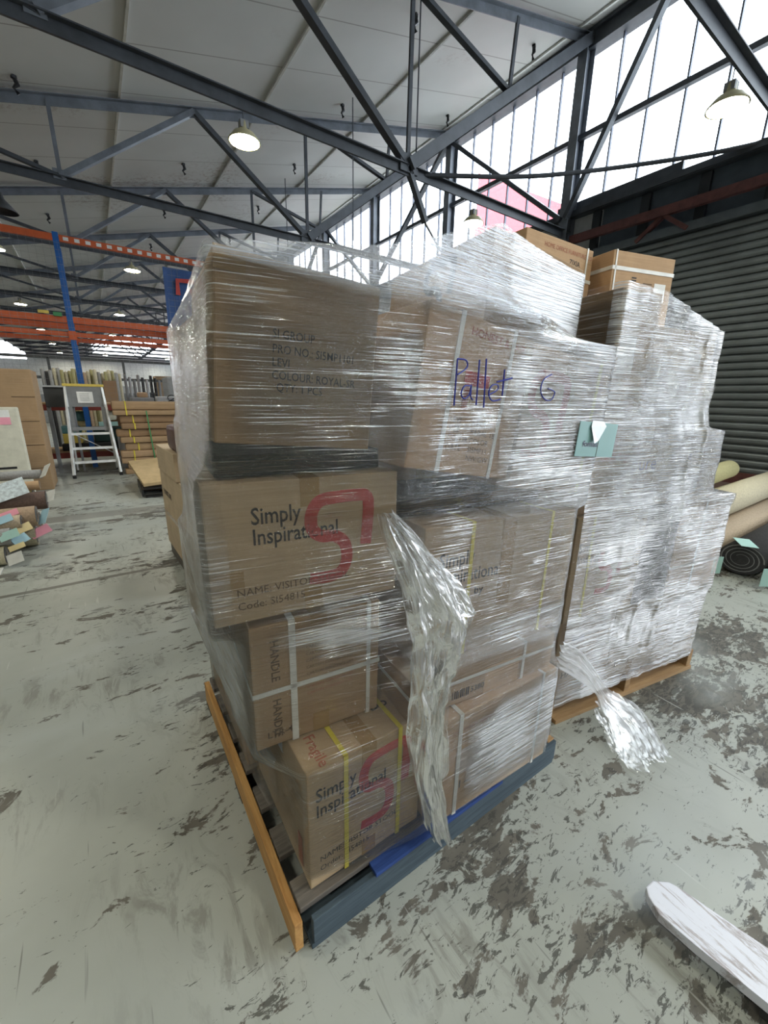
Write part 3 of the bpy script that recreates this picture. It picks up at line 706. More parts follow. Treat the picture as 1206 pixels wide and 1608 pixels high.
W1.mesh('film_band', FILM3, wr, interp([(262, .50), (300, .56), (340, .5)]), interp([(262, .18), (300, .16), (340, .2)]), rows=20, cols=90, off=.003, arc=(ang(.84, .73), ang(1.4, 1.1) + (360 if ang(1.4, 1.1) < 180 else 0)))
W1.mesh('film_band', FILM5, wr, interp([(0, 1.73), (359, 1.73)]), interp([(0, 1.37), (359, 1.37)]), rows=26, cols=120, off=.002, arc=(ang(.23, .88), ang(.66, .80)))
# extra windings: dense with glare painted in on the right of the tilted boxes, a hazy sheet above the tall left box, bands lower down
W1.mesh('film_band', FILM2, wr, interp([(0, 1.715), (359, 1.715)]), interp([(240, 1.18), (300, 1.12), (340, 1.12)]), rows=50, cols=160, off=.003, arc=(ang(.93, .80), ang(1.5, 1.5) + 360))
W1.mesh('film_band', FILM2, wr, lambda th: zt1(th) - .004, interp([(0, 1.70), (359, 1.70)]), rows=30, cols=140, off=.003, arc=(ang(1.045, .985) - 3, ang(1.5, 1.5) + 360), topfull=True)
W1.mesh('film_band', FILM4, wr, lambda th: zt1(th) - .003, interp([(ang(.22, .88), 1.752), (ang(.6, .9), 1.70), (ang(1.0, .95), 1.70)]), rows=16, cols=120, off=.003, arc=(ang(.21, .88) - 3, ang(1.03, .97) + 6), topfull=True)
W1.mesh('film_band', FILM3, wr, interp([(225, .80), (300, .80), (330, .80)]), interp([(225, .72), (300, .68), (330, .68)]), rows=10, cols=120, off=.003, arc=(ang(.62, .80), ang(1.45, 1.0)))
W1.mesh('film_band', FILM3, wr, interp([(225, .93), (260, .84)]), interp([(225, .86), (260, .80)]), rows=8, cols=80, off=.004, arc=(ang(.24, .86), ang(.72, .77)))
W1.mesh('film_band', FILM3, wr, interp([(140, 1.74), (225, 1.70)]), interp([(140, .15), (225, .2)]), rows=60, cols=120, off=.003, arc=(150, ang(.20, .90)))
# handwriting on the film
def strokes(name, lines, w, m, off=.006):
    mb = MB()
    for pts in lines:
        P = []
        for p in (smoothline(pts, 4) if len(pts) > 2 else [Vector(q) for q in pts]): P.append((p[0], W1.ysurf(p[0], p[1]) - off, p[1]))
        mb.tube(P, w, 5, squash=1)
    return mb.build(name, m, wr)
strokes('marker_writing', [[(.76, 1.598), (.757, 1.485)], [(.76, 1.598), (.789, 1.596), (.793, 1.579), (.764, 1.561)],
    [(.812, 1.535), (.789, 1.534), (.779, 1.515), (.79, 1.503), (.807, 1.513), (.812, 1.538), (.812, 1.51), (.82, 1.5)],
    [(.835, 1.6), (.834, 1.487)], [(.859, 1.604), (.862, 1.481)], [(.877, 1.514), (.909, 1.528), (.907, 1.541), (.885, 1.537), (.877, 1.517), (.892, 1.499), (.923, 1.503)],
    [(.93, 1.581), (.929, 1.512)], [(.904, 1.548), (.963, 1.56)]], .0022, MARK)
strokes('marker_writing', [[(1.133, 1.577), (1.098, 1.561), (1.089, 1.532), (1.109, 1.507), (1.142, 1.504), (1.156, 1.527), (1.122, 1.537)]], .002, MARK)

def sheet(name, L, R, yf, m, parent, cols=26, rows=90, amp=.02, seed=0, edge=0):
    """crumpled hanging film between two edge polylines given as (x, y, z)"""
    Ls = smoothline(L, 12); Rs = smoothline(R, 12); b = bmesh.new(); uvl = b.loops.layers.uv.new('UVMap'); G = []
    def at(P, t): k = t * (len(P) - 1); i = min(len(P) - 2, int(k)); return P[i].lerp(P[i + 1], k - i)
    for k in range(rows + 1):
        t = k / rows; a = at(Ls, t); c = at(Rs, t); row = []
        for j in range(cols + 1):
            s = j / cols; p = a.lerp(c, s)
            n1 = noise.noise(Vector((s * 7 + seed, t * 2.2, 0))); n2 = noise.noise(Vector((s * 14, t * 16, 5 + seed))); n3 = noise.noise(Vector((s * 4 + 9, t * 8, seed)))
            p = p + Vector((n3 * amp * .8, (n1 * 1.6 + n2 * .7) * amp - amp * .6, n2 * amp * .5))
            if p.z < .006: p.z = .006 + abs(n2) * amp * .6
            row.append(b.verts.new(p))
        G.append(row)
    for k in range(rows):
        for j in range(cols):
            f = b.faces.new((G[k][j], G[k][j + 1], G[k + 1][j + 1], G[k + 1][j])); f.smooth = (k * 7 + j * 3) % 7 > 0
            for lp, (jj, kk) in zip(f.loops, ((j, k), (j + 1, k), (j + 1, k + 1), (j, k + 1))): lp[uvl].uv = (kk / rows * 1.2, jj / cols * .3)
    me = bpy.data.meshes.new(name); b.to_mesh(me); b.free(); me.materials.append(m)
    at = me.attributes.new('film_cover', 'FLOAT', 'POINT'); at.data.foreach_set('value', [1.0] * len(me.vertices))
    o = bpy.data.objects.new(name, me); COL.objects.link(o); o.parent = parent; return o
sheet('hanging_film_bunch', [(.50, .74, 1.24), (.54, .72, 1.08), (.57, .72, .95), (.60, .72, .82), (.59, .71, .62), (.61, .71, .45), (.65, .70, .24)],
      [(.53, .74, 1.25), (.68, .70, 1.08), (.77, .68, .95), (.75, .69, .84), (.70, .70, .68), (.69, .70, .48), (.77, .69, .09)], 0, FILMW, wr, amp=.022)
sheet('hanging_film_bunch', [(.56, .72, 1.12), (.60, .70, .92), (.61, .70, .70), (.62, .69, .40), (.69, .69, .16)],
      [(.66, .70, 1.09), (.73, .67, .93), (.70, .69, .72), (.68, .69, .45), (.76, .69, .11)], 0, FILMW, wr, amp=.026, seed=4)
sheet('hanging_film_fold', [(.515, .735, 1.23), (.575, .715, 1.05), (.60, .71, .93)], [(.53, .73, 1.24), (.69, .69, 1.07), (.775, .67, .94)], 0, FILM5, wr, amp=.010, seed=31, rows=40)
sheet('trailing_film', [(1.34, .74, .50), (1.60, .72, .30), (1.74, .69, .10), (1.70, .60, .03), (1.64, .53, .01)],
      [(1.37, .745, .60), (1.64, .80, .42), (1.92, .77, .12), (2.04, .66, .03), (1.88, .47, .01)], 0, FILMT, wr, amp=.014, seed=9, cols=34)
sheet('trailing_film', [(1.68, .72, .14), (1.72, .69, .05), (1.66, .60, .02), (1.66, .50, .01)],
      [(1.88, .77, .12), (2.02, .76, .05), (1.98, .62, .02), (1.86, .46, .01)], 0, FILMT, wr, amp=.022, seed=19, cols=34)

# sticker taped on the film
ys = W1.ysurf(1.38, 1.37) - .012
stk = thing('delivery_note', 'square teal card taped to the film on the right of the front pallet', 'card', M=rotm(1.295, ys + .008, 1.325, -6, -4, 0))
MB().box(0, 0, 0, .205, .002, .115).build('card', mat('teal_card', (.20, .38, .38), .45, var=.04), stk)
put_text(stk, 'fomas', 'front', .03, .034, .026, MARKR, bold=.02, sx=1.3); put_text(stk, 'LOT 4', 'front', .05, .09, .018, MARKR, bold=0)
mb = MB(); mb.quad((.055, -.004, .10), (.075, -.012, .045), (.10, -.008, .055), (.135, -.004, .105)); mb.quad((.055, -.004, .10), (.135, -.004, .105), (.12, -.001, .12), (.06, -.001, .12)); mb.build('torn_film', mat('white_film_scrap', (.66, .72, .74), .3), stk)
MB().box(.112, -.0012, 0, .1126, -.0002, .1).build('fold_line', INKB, stk)

# ------------------------------------------------------------------ second pallet
P2M = rotm(1.568, .856, 0, -10.15, 0, 0)
pallet('natural timber pallet under the frosted stack on the right', P2M, 1.12, 1.12, (WN, WN, WN, WN), fronts=False)
def c2(label, q, m=CB, **k): return carton(label, q, m, pal='p2', base=P2M, **k)
b = c2('bottom left box of the frosted stack with a small blue stamp', (.0, .01, .145, 0, 0, 0, .37, .5, .40), CB3, tape=False); put_rect(b, 'blue_stamp', mat('stamp_blue', (.12, .14, .32), .7), 'front', .09, .28, .17, .32)
put_text(b, 'HANDLE', 'front', .05, .10, .05, INKB)
b = c2('bottom middle box of the frosted stack', (.375, .01, .145, 0, 0, 0, .35, .5, .40), CB4); put_text(b, 'I~~I', 'front', .05, .05, .07, INKB)
b = c2('bottom right box of the frosted stack with a dark label', (.73, .01, .145, 0, 0, 0, .35, .5, .40), CB4, tape=False); put_rect(b, 'dark_label', DARKG, 'front', .10, .33, .16, .355)
b = c2('lettered box with red logo low on the left of the frosted stack', (.0, .0, .55, 0, 0, 0, .45, .5, .49), CB)
put_text(b, 'Simply', 'front', .03, .33, .06, bold=.012, sx=.8); put_text(b, 'Inspirational', 'front', .03, .28, .055, bold=.012, sx=.8); put_logo(b, 'front', .17, .12, .15, .22); strap_round(b, STRY, .45, .5, .49, .1, .012)
b = c2('narrow box in black wrapping in the middle of the frosted stack', (.455, .0, .55, 0, 0, 0, .25, .5, .47), DARKG, tape=False); put_rect(b, 'black_panel', BLACK, 'front', .03, .05, .20, .42); put_text(b, 'FRAGILE', 'front', .04, .43, .03, PAPER)
b = c2('right box of the frosted stack with white strap and brown top edge', (.712, .0, .55, 0, 0, 0, .385, .5, .49), CB2, tape=False); strap_round(b, STRW, .385, .5, .49, .15, .012, 'z'); strap_round(b, STRW, .385, .5, .49, .19, .012)
b = c2('box with blue marker scribble on the left of the third tier, frosted stack', (.0, .02, 1.045, 0, 0, 0, .46, .5, .36), CB3); put_text(b, 'pure', 'front', .30, .17, .09, MARK, bold=0); put_text(b, 'desk leg', 'front', .1, .22, .05, RED)
b = c2('box on the right of the third tier, frosted stack', (.465, .02, 1.045, 0, 0, 0, .455, .5, .33), CB4); put_text(b, 'white', 'front', .10, .20, .07, MARK, bold=0); put_rect(b, 'white_label', PAPER, 'front', .14, .02, .22, .10); put_rect(b, 'white_label', PAPER, 'front', .26, .04, .34, .12)
b = c2('dark brown top box at the near corner of the frosted stack', (.115, .05, 1.412, 0, 0, 0, .235, .62, .505), CB3, tape=False); put_rect(b, 'white_label', PAPER, 'front', .03, .20, .12, .34)
b = c2('top right box of the frosted stack', (.36, .055, 1.412, 0, 0, 0, .42, .5, .39), CB4); put_rect(b, 'white_label', PAPER, 'front', .25, .25, .33, .30)
for q in ((.0, .56, .145, 0, 0, 0, .54, .5, .45), (.56, .56, .145, 0, 0, 0, .52, .5, .45), (.0, .56, .60, 0, 0, 0, .54, .5, .45), (.56, .56, .60, 0, 0, 0, .52, .5, .45), (.02, .56, 1.055, 0, 0, 0, .52, .5, .34), (.56, .56, 1.055, 0, 0, 0, .40, .5, .34)):
    c2('plain box in the hidden back row of the frosted stack', q, CB3, group='plain boxes in the back row of the frosted stack')
P2C = P2M @ Vector((.55, .55, 0))
wr2 = thing('stretch_film_wrap', 'frosted dense stretch film round the right hand stack of boxes', 'plastic film')
ALLB2 = ALLBOX['p2']
_e = [tuple((P2M @ Vector((u, v, 0)))[:2]) for u, v in ((.80, .055), (.80, .56), (.11, .06))]
W2 = Wrap('p2', (P2C.x, P2C.y), .10, 1.96, extras=[(1.40, 1.96, _e)], sm=5, off=.008)
def a2(u, v): p = P2M @ Vector((u, v, 0)); return math.degrees(math.atan2(p.y - P2C.y, p.x - P2C.x)) % 360
zt2 = interp([(a2(.11, .05), 1.935), (a2(.35, .05), 1.925), (a2(.78, .05), 1.815), (a2(.8, .55), 1.80), (a2(.35, .7), 1.9), (a2(.1, .7), 1.93)])
W2.mesh('film_layer', FILM2, wr2, zt2, None, rows=110, cols=380, crinkle=.008, arc=(a2(.10, .045) - 2, a2(.10, .045) + 236), pleat=1)
W2.mesh('film_layer', FILM0, wr2, zt2, None, rows=90, cols=160, crinkle=.003, arc=(a2(.10, .045) - 124, a2(.10, .045) - 2))
W2.mesh('film_band', FILM3, wr2, interp([(0, 1.5), (230, 1.72), (300, 1.6)]), interp([(0, 1.0), (230, .9), (300, 1.0)]), rows=40, cols=200, off=.004, crinkle=.008, arc=(a2(.10, .045), 360), pleat=1)
# unwrapped boxes further back
K = carton('strapped plain box with white label on top at the back right, against the roller door', (2.30, 1.27, 1.78, -12, 1.5, 0, .47, .34, .47), CB2, pal='x', tape=False)
strap_round(K, STRW, .47, .34, .47, .39, .018, 'z'); put_text(K, 'II', 'front', .15, .36, .05, INK, rot=math.pi / 2); put_text(K, 'A A', 'front', .155, .27, .05, INK, rot=0); put_text(K, 'T A', 'front', .155, .22, .05, INK); put_rect(K, 'white_label', PAPER, 'front', .33, .25, .42, .34)
for r in range(5): put_rect(K, 'small_print', INKB, 'front', .24, .33 - r * .02, .31, .335 - r * .02)
strap_round(K, STRW, .47, .34, .47, .02, .01)
Lb = carton('strapped box with faint red print beside it at the back, behind the topmost box', (1.74, 1.40, 1.78, -3, -1, 0, .52, .40, .49), CB2, pal='x', tape=False)
strap_round(Lb, STRW, .52, .40, .49, .34, .016, 'z'); put_text(Lb, 'HOME OFFICE FURNITURE CO', 'front', .13, .44, .028, PRED, bold=0); put_text(Lb, 'ZIXIA', 'front', .33, .395, .035, INK, bold=.01); strap_round(Lb, STRW, .52, .4, .49, .47, .012)
for i_, q in enumerate(((1.74, 1.42, .145, -6, 0, 0, .9, .40, 1.63),)): pass
pb = P2M @ Matrix.Translation((.02, 1.13, 0))
carton('tall plain carton standing behind the frosted stack', (1.80, 2.05, 0, -8, 0, 0, 1.05, .5, 1.75), CB3, pal='x')

# ------------------------------------------------------------------ third pallet behind left
b = carton('tall tan carton with scattered printing behind the front pallet on its left', (.455, 3.25, .12, 2, 0, 0, 1.0, 1.05, .72), CB4, pal='y', tape=False)
put_text(b, 'FURNITURE', 'left', .1, .5, .07, INK, d=1.05); put_text(b, 'HANDLE WITH CARE', 'left', .1, .3, .05, PRED, d=1.05); put_rect(b, 'corner_tape', TAPE, 'left', 0, .3, 1.05, .34, d=1.05)
b = carton('pale open carton on top of the tan carton behind the front pallet', (.435, 3.45, .845, 2, 0, 0, .9, .8, .22), CB4, pal='y', tape=False)
o = MB().box(0, 0, 0, .5, .5, .20).build('leather_cushion', MAROON, bevel=.04, smooth=True); o.location = (.455, 3.33, 1.07); tag(o, 'maroon leather cushion lying on the pale open carton', 'cushion')
pallet('dark pallet under the tan carton at the left behind the film', rotm(.47, 3.2, -.022, 2, 0, 0), 1.0, 1.1, (WD, WD, WD, WD), fronts=False)

# ------------------------------------------------------------------ floor items: fork
fk = thing('pallet_jack_fork', 'scuffed white pallet jack fork lying out across the floor at lower right', 'pallet jack')
mb = MB(); P = [(1.183, .262), (1.163, .247), (1.140, .208), (1.146, .12), (1.164, -.028), (1.28, -1.0), (1.42, -1.0), (1.303, .005), (1.266, .205), (1.256, .228), (1.218, .258)]
top = [mb.b.verts.new((x, y, .075)) for x, y in P]; bot = [mb.b.verts.new((1.22 + (x - 1.22) * .96, y, .042)) for x, y in P]
mb.b.faces.new(top); mb.b.faces.new(bot[::-1])
for k in range(len(P)): mb.b.faces.new((top[k], bot[k], bot[(k + 1) % len(P)], top[(k + 1) % len(P)]))
def m_fork():
    m, n, l, p = nodes('worn_white_metal'); v = coords(n, l, scale=(8, 1, 1)); f = tex(n, l, v, 6, 7, .75, .4)
    l.new(ramp(n, l, f, [(.52, (.78, .80, .90)), (.60, (.45, .42, .45)), (.74, (.24, .19, .18))]), p.inputs['Base Color']); p.inputs['Roughness'].default_value = .4; return m
mb.build('blade', m_fork(), fk, bevel=.004)
MB().box(1.16, -1.0, .02, 1.30, -.02, .041, Matrix.Translation((.0, 0, 0)) @ Matrix(((1, -.10, 0, 0), (0, 1, 0, 0), (0, 0, 1, 0), (0, 0, 0, 1)))).build('dark_underside_shade', BLACK, fk)  # black slab for the dark underside and shadow beneath the blade
MB().tube([(1.19, -.45, .032), (1.29, -.45, .032)], .032, 16).build('load_roller', BLACK, fk); MB().tube([(1.21, -.62, .032), (1.31, -.62, .032)], .032, 16).build('load_roller', BLACK, fk)

# ------------------------------------------------------------------ ladder
ld = thing('platform_ladder', 'aluminium platform step ladder with yellow top and a paper notice', 'ladder', (-.12, 9.2, 0))
for s in (-1, 1):
    MB().bar((s * .27, .35, 1.63), (s * .36, 0, .06), .035, .06).build('front_leg', ALU, ld); MB().bar((s * .27, .40, 1.6), (s * .33, .85, .03), .03, .05).build('rear_leg', ALU, ld)
    MB().lathe([(.0, .0), (.03, .0), (.03, .05), (.0, .05)], 12, (s * .36, 0, 0)).build('castor', BLACK, ld); MB().box(s * .33 - .02, .83, 0, s * .33 + .02, .87, .04).build('rubber_foot', BLACK, ld)
    mb = MB(); mb.b.faces.new([mb.b.verts.new(c) for c in ((s * .36, -.01, .08), (s * .36, .12, .30), (s * .345, -.0, .34))]); mb.build('corner_plate', ALU, ld)
for z in (.27, .52, .78): MB().box(-.32, .02 + (z * .2), z - .02, .32, .10 + z * .2, z + .02).build('tread', ALU, ld)
MB().box(-.31, .30, 1.62, .31, .50, 1.665).build('platform', YEL, ld, bevel=.006)
MB().box(-.26, .31, 1.26, .26, .33, 1.62).build('back_panel', mat('ladder_grey_panel', (.20, .205, .21), .5), ld)
MB().box(-.12, .300, 1.33, .12, .306, 1.53).build('paper_notice', PAPER, ld)
for r in range(5): MB().box(-.08, .297, 1.49 - r * .03, .06, .2995, 1.497 - r * .03).build('notice_line', GREY, ld)
for s in (-1, 1): MB().box(s * .25 - .035, .25, .82, s * .25 + .035, .29, 1.26).build('panel_side', mat('ladder_grey_panel', (.2, .2, .2)), ld)
MB().box(-.28, .24, .84, .28, .30, .90).build('panel_rail', GREY, ld); MB().bar((-.28, .50, .76), (.3, .8, .35), .015).build('cross_brace', ALU, ld)

# ------------------------------------------------------------------ rack
rk = thing('pallet_rack', 'blue and orange pallet rack with wire netting across the hall', 'storage rack', (0, 10.5, 0))
for y in (0, 1.05):
    for x in (-3.05, -.16, 2.75):
        MB().box(x - .045, y - .035, 0, x + .045, y + .035, 4.34).build('upright', BLUE, rk); MB().box(x - .06, y - .05, 2.50, x + .06, y - .036, 2.66).build('beam_connector', ORANGE, rk)
    for x0 in (-3.0, -.11):
        for z in ((.27, DRED), (1.22, DRED), (2.86, ORANGE), (4.25, ORANGE)):
            if y and z[0] > 4: continue
            MB().box(x0, y - .03, z[0] - .055, x0 + 2.81, y + .03, z[0] + .055).build('beam', z[1], rk)
    MB().box(-3, y - .02, 2.56, 2.7, y + .02, 2.64).build('tie_beam', ORANGE, rk)
for k in range(16): MB().box(-.05 + k * .17, -.034, 4.22, .03 + k * .17, -.031, 4.28).build('white_stripe', PAPER, rk)
mb = MB()
for k in range(50): x = -2.9 + k * .11; mb.box(x, -.06, 1.35, x + .0025, -.0575, 4.2)
for k in range(24): mb.box(-2.9, -.06, 1.4 + k * .12, 2.6, -.0575, 1.4025 + k * .12)
mb.build('wire_netting', GREY, rk)
MB().box(-3, .0, 1.28, 2.7, 1.0, 1.31).build('shelf_deck', WN, rk); MB().box(-3, .0, .33, 2.7, 1.0, .35).build('shelf_deck', WN, rk)
o = MB().box(-.62, 10.42, 2.93, -.46, 10.46, 2.98).build('yellow_tag', YEL); tag(o, 'small yellow tag clipped on the orange rack beam', 'tag')
o = MB().box(-.40, 10.42, 2.90, -.27, 10.46, 2.97).build('green_tag', GREEN); tag(o, 'small green tag clipped on the orange rack beam', 'tag')
# banner
bn = thing('banner', 'royal blue banner with red chevron hanging from the rack top', 'banner', (1.54, 10.43, 2.85))
mb = MB(); N = 14
for k in range(N):
    x0, x1 = k * .08, (k + 1) * .08; mb.quad((x0, .03 * math.sin(x0 * 9), 0), (x1, .03 * math.sin(x1 * 9), 0), (x1 + .02, .01, 1.21), (x0 + .02, .01, 1.21))
mb.build('cloth', mat('banner_blue', (.035, .085, .24), .7), bn, smooth=True)
mb = MB(); ribbon(mb, [(.26, .70), (.27, .98), (.60, 1.0)], .09, -.045); ribbon(mb, [(.5, .80), (.85, .80), (.86, .5)], .09, -.045); mb.build('red_chevron', RED, bn)
mb = MB(); ribbon(mb, [(p.x, p.y) for p in smoothline([(.62, .62), (.52, .55), (.56, .45), (.66, .44)], 5)], .02, -.045); mb.build('white_emblem', PAPER, bn)

# shelf goods seen through the ladder
def item(name, label, x0, y0, z0, x1, y1, z1, m, cat=None, bev=.02, group=None):
    o = MB().box(x0 - (x0 + x1) / 2, y0 - (y0 + y1) / 2, 0, x1 - (x0 + x1) / 2, y1 - (y0 + y1) / 2, z1 - z0).build(name, m, bevel=bev); o.location = ((x0 + x1) / 2, (y0 + y1) / 2, z0)
    tag(o, label, cat or name.replace('_', ' '), group); return o
item('storage_tub', 'teal storage tub low on the rack left of the ladder', -.62, 10.6, .70, -.30, 11.1, .85, TEAL, 'tub')
item('storage_tub', 'yellow storage tub low on the rack left of the ladder', -.62, 10.6, .50, -.30, 11.1, .70, YEL, 'tub')
item('storage_crate', 'black crate on the lowest rack shelf behind the ladder', -.66, 10.6, .35, .5, 11.2, .50, BLACK, 'crate')
item('storage_crate', 'dark green crate behind the lower ladder steps', -.1, 10.75, .50, .48, 11.2, .80, mat('dark_green', (.01, .035, .03), .6), 'crate')
item('grey_carton', 'stack of pale grey cartons right of the ladder', .30, 10.1, .0, .55, 10.4, .75, LGREY, 'carton')
item('cloth_bundle', 'white and tan bundle seen through the ladder opening', .12, 10.6, .95, .36, 10.9, 1.18, CREAM, 'cloth', .06)
item('notice_card', 'mint printed card seen through the ladder opening', .02, 10.55, .84, .36, 10.6, .93, MINT, 'card', .004)
item('cloth_bundle', 'grey green bundle at the left of the ladder opening', -.36, 10.6, .95, -.16, 10.9, 1.14, TEAL, 'cloth', .05)
item('cloth_bundle', 'mustard bundle at the lower left of the ladder opening', -.34, 10.6, .83, -.18, 10.9, .95, BUFF, 'cloth', .05)
item('grey_screen', 'dark grey panel standing left of the ladder top', -.74, 9.95, 1.24, -.30, 10.0, 1.60, DARKG, 'panel', .01)
item('work_table', 'narrow white edged bench top left of the ladder', -.76, 9.9, 1.60, -.30, 10.1, 1.63, LGREY, 'bench', .005)
item('grey_cabinet', 'grey stand under the dark panel left of the ladder', -.74, 9.98, 0, -.68, 10.06, 1.24, GREY, 'stand', .005)
item('grey_cabinet', 'grey post holding the dark panel beside the ladder', -.36, 9.98, 0, -.32, 10.06, 1.24, GREY, 'stand', .005)

# standing rug rolls far back
tones = ['grey', 'charcoal', 'grey', 'cream', 'grey', 'olive', 'cream', 'olive', 'olive', 'cream', 'cream', 'tan', 'cream', 'olive', 'cream', 'grey', 'cream', 'olive', 'cream', 'olive', 'grey', 'cream']
for k in range(len(tones)):
    x = -1.05 + k * .085
    t = thing('rug_roll', 'upright rolled rug in the pale row far behind the ladder', 'rug roll', (x, 15 + .1 * math.sin(k * 2.1), 0), group='upright rug rolls far behind the ladder')
    hh = 2.12 + .05 * math.sin(k * 5); MB().tube([(0, 0, 0), (0, 0, hh)], .044, 10).build('roll', RUG[tones[k]], t, smooth=False); MB().tube([(0, 0, hh - .1), (0, 0, hh + .012)], .018, 8).build('core', CB4, t)
item('cardboard_box', 'upright brown carton just right of the ladder top', .24, 12.0, 0, .50, 12.4, 1.80, CB3, 'box', .005)
for k in range(9):
    m = [GREY, LGREY, GREY, RUG['grey'], DARKG, LGREY, BLACK, BLACK, GREY][k]
    t = thing('rug_roll', 'upright grey roll standing behind the wrapped tube stack', 'rug roll', (.78 + k * .10, 13.4, 0), group='upright grey rolls behind the tube stack')
    MB().tube([(0, 0, 0), (0, 0, 2.0 - .06 * (k % 3))], .035, 10).build('roll', m, t); MB().tube([(0, 0, 1.8), (0, 0, 2.01 - .06 * (k % 3))], .015, 6).build('core', CB4, t)
item('metal_cabinet', 'low grey metal cabinet behind the wrapped tubes', .82, 12.9, 0, 1.35, 13.3, 1.42, GREY, 'cabinet')
item('metal_cabinet', 'white metal cabinet with coiled cable at the edge of the film', 1.42, 12.9, 0, 2.2, 13.3, 1.45, LGREY, 'cabinet')
item('tan_package', 'small tan package on the low grey cabinet', .98, 12.95, 1.42, 1.22, 13.2, 1.55, CB2, 'package', .04)
mb = MB(); mb.tube([(1.78 + .1 * math.cos(a * .5), 12.87, 1.42 + .075 * math.sin(a * .5)) for a in range(14)] + [(1.66, 12.87, 1.3)], .012, 6); tag(mb.build('coiled_cable', BLACK), 'black coiled cable on the white cabinet', 'cable')
item('grey_machine', 'grey machine housing beyond the cabinets', 2.0, 15, 0, 3.4, 16.2, 2.05, GREY, 'machine', .05)

# distant furniture of the hall
for k in range(12):
    x = -6.5 + (k % 6) * 1.9 + random.random() * .5; y = 26 + (k // 6) * 9 + random.random() * 3; hh = 1.4 + random.random() * 1.2
    item('stock_pile', 'distant pile of grey and brown stock far down the hall', x, y, 0, x + 1.3, y + 1.1, hh, [GREY, CB3, LGREY, DARKG][k % 4], 'stock', .03, group='distant stock far down the hall')
rk2 = thing('pallet_rack', 'distant dark rack beam line far down the hall', 'storage rack', (0, 24, 0))
for x in (-7, -4.2, -1.4, 1.4, 4.2): MB().box(x - .05, -.05, 0, x + .05, .05, 3.0).build('upright', DARKG, rk2)
for z in (2.1, 2.95): MB().box(-7, -.05, z, 4.2, .05, z + .12).build('beam', DARKG, rk2)

# ------------------------------------------------------------------ wrapped tube stack
def tube_pack(z, x0, x1, y, r, label, cols=3):
    t = thing('wrapped_rug_tube', label, 'rug roll', (x0, y, z))
    mb = MB(); mb.box(0, 0, 0, x1 - x0, .24, r * 2); mb.build('kraft_wrapping', (CB3, KRAFT, CB3, KRAFT2)[random.randrange(4)], t, bevel=r * .5)
    for f in (.12, .62): MB().box((x1 - x0) * f, -.006, -.002, (x1 - x0) * f + .02, .246, r * 2 + .004).build('yellow_tie', STRY, t)
zz = .0; rows = ['lowest', 'second lowest', 'third from the floor', 'fourth from the floor', 'fifth from the floor', 'sixth from the floor', 'seventh from the floor', 'eighth from the floor', 'ninth from the floor', 'second highest', 'highest']
hs = [.05, .05, .055, .065, .07, .055, .07, .055, .07, .045, .08]
for k, r in enumerate(hs):
    x0 = .32 + .06 * math.sin(k * 1.9); x0 = .255 if k >= 9 else x0
    tube_pack(zz, x0, x0 + 1.75, 9.2 + .03 * math.sin(k * 3.3), r, 'brown wrapped rug tube in the stack right of the ladder, ' + rows[k]); zz += 2 * r + .004
for k in range(3): tag(MB().box(.42, 9.5, k * .402, 2.0, 9.8, .40 + k * .402).build('wrapped_rug_bale', CB3, bevel=.05), 'brown wrapped bale at the back of the tube stack, ' + ('bottom', 'middle', 'top')[k], 'bale')
mb = MB(); mb.bar((.85, 9.17, .1), (.80, 9.17, 1.2), .02, .006); tag(mb.build('green_strap', GREEN), 'green strap running down the wrapped tube stack', 'strap')
# black pallet with tilted board
bp = pallet('black plastic pallet under the pale board near the tube stack', rotm(.40, 6.9, 0, -1, 0, 0), 1.1, 1.0, (BLACK, BLACK, BLACK, BLACK), fronts=False)
tag(MB().box(0, 0, 0, 1.1, 1.3, .05).build('fibre_board', mat('board_tan', (.50, .36, .19), .7), bevel=.004), 'pale tan sheet of board lying tilted on the black pallet', 'board')
bo = bpy.data.objects['fibre_board']; bo.matrix_world = rotm(.44, 6.95, .16, 4, 3, 8)

# ------------------------------------------------------------------ left: cardboard sheet, foam, rug pile
cbx = thing('cardboard_sheet_stack', 'large upright brown cardboard carton at the left behind the foam slab', 'carton', (-.72, 8.3, 0))
mb = MB(); mb.b.faces.new([mb.b.verts.new(c) for c in ((0, 0, 0), (0, 0, .0), (-1.6, 0, 0))]) if False else None
mb.box(-1.7, 0, 0, 0, .8, 1.83); mb.build('carton_body', CB3, cbx, bevel=.01)
for k in range(4): MB().box(-.28, -.004, .35 + k * .36, -.01, .001, .36 + k * .36).build('crease', INKB, cbx)
for v in cbx.children:
    pass
fm = thing('foam_slab', 'tall cream white slab leaning in front of the brown carton', 'slab', (-.90, 7.75, 0))
mb = MB(); mb.box(-1.0, 0, 0, 0, .10, 1.30); mb.build('slab', CREAM, fm, bevel=.02); fm.rotation_euler = (-.03, 0, 0)
MB().box(-.36, -.004, 1.16, -.10, .0, 1.26).build('white_label', PAPER, fm); MB().box(-.34, -.005, 1.06, -.10, -.001, 1.16).build('pink_label', PINK, fm); MB().box(-.5, -.004, .44, -.14, .0, .47).build('black_slot', BLACK, fm)
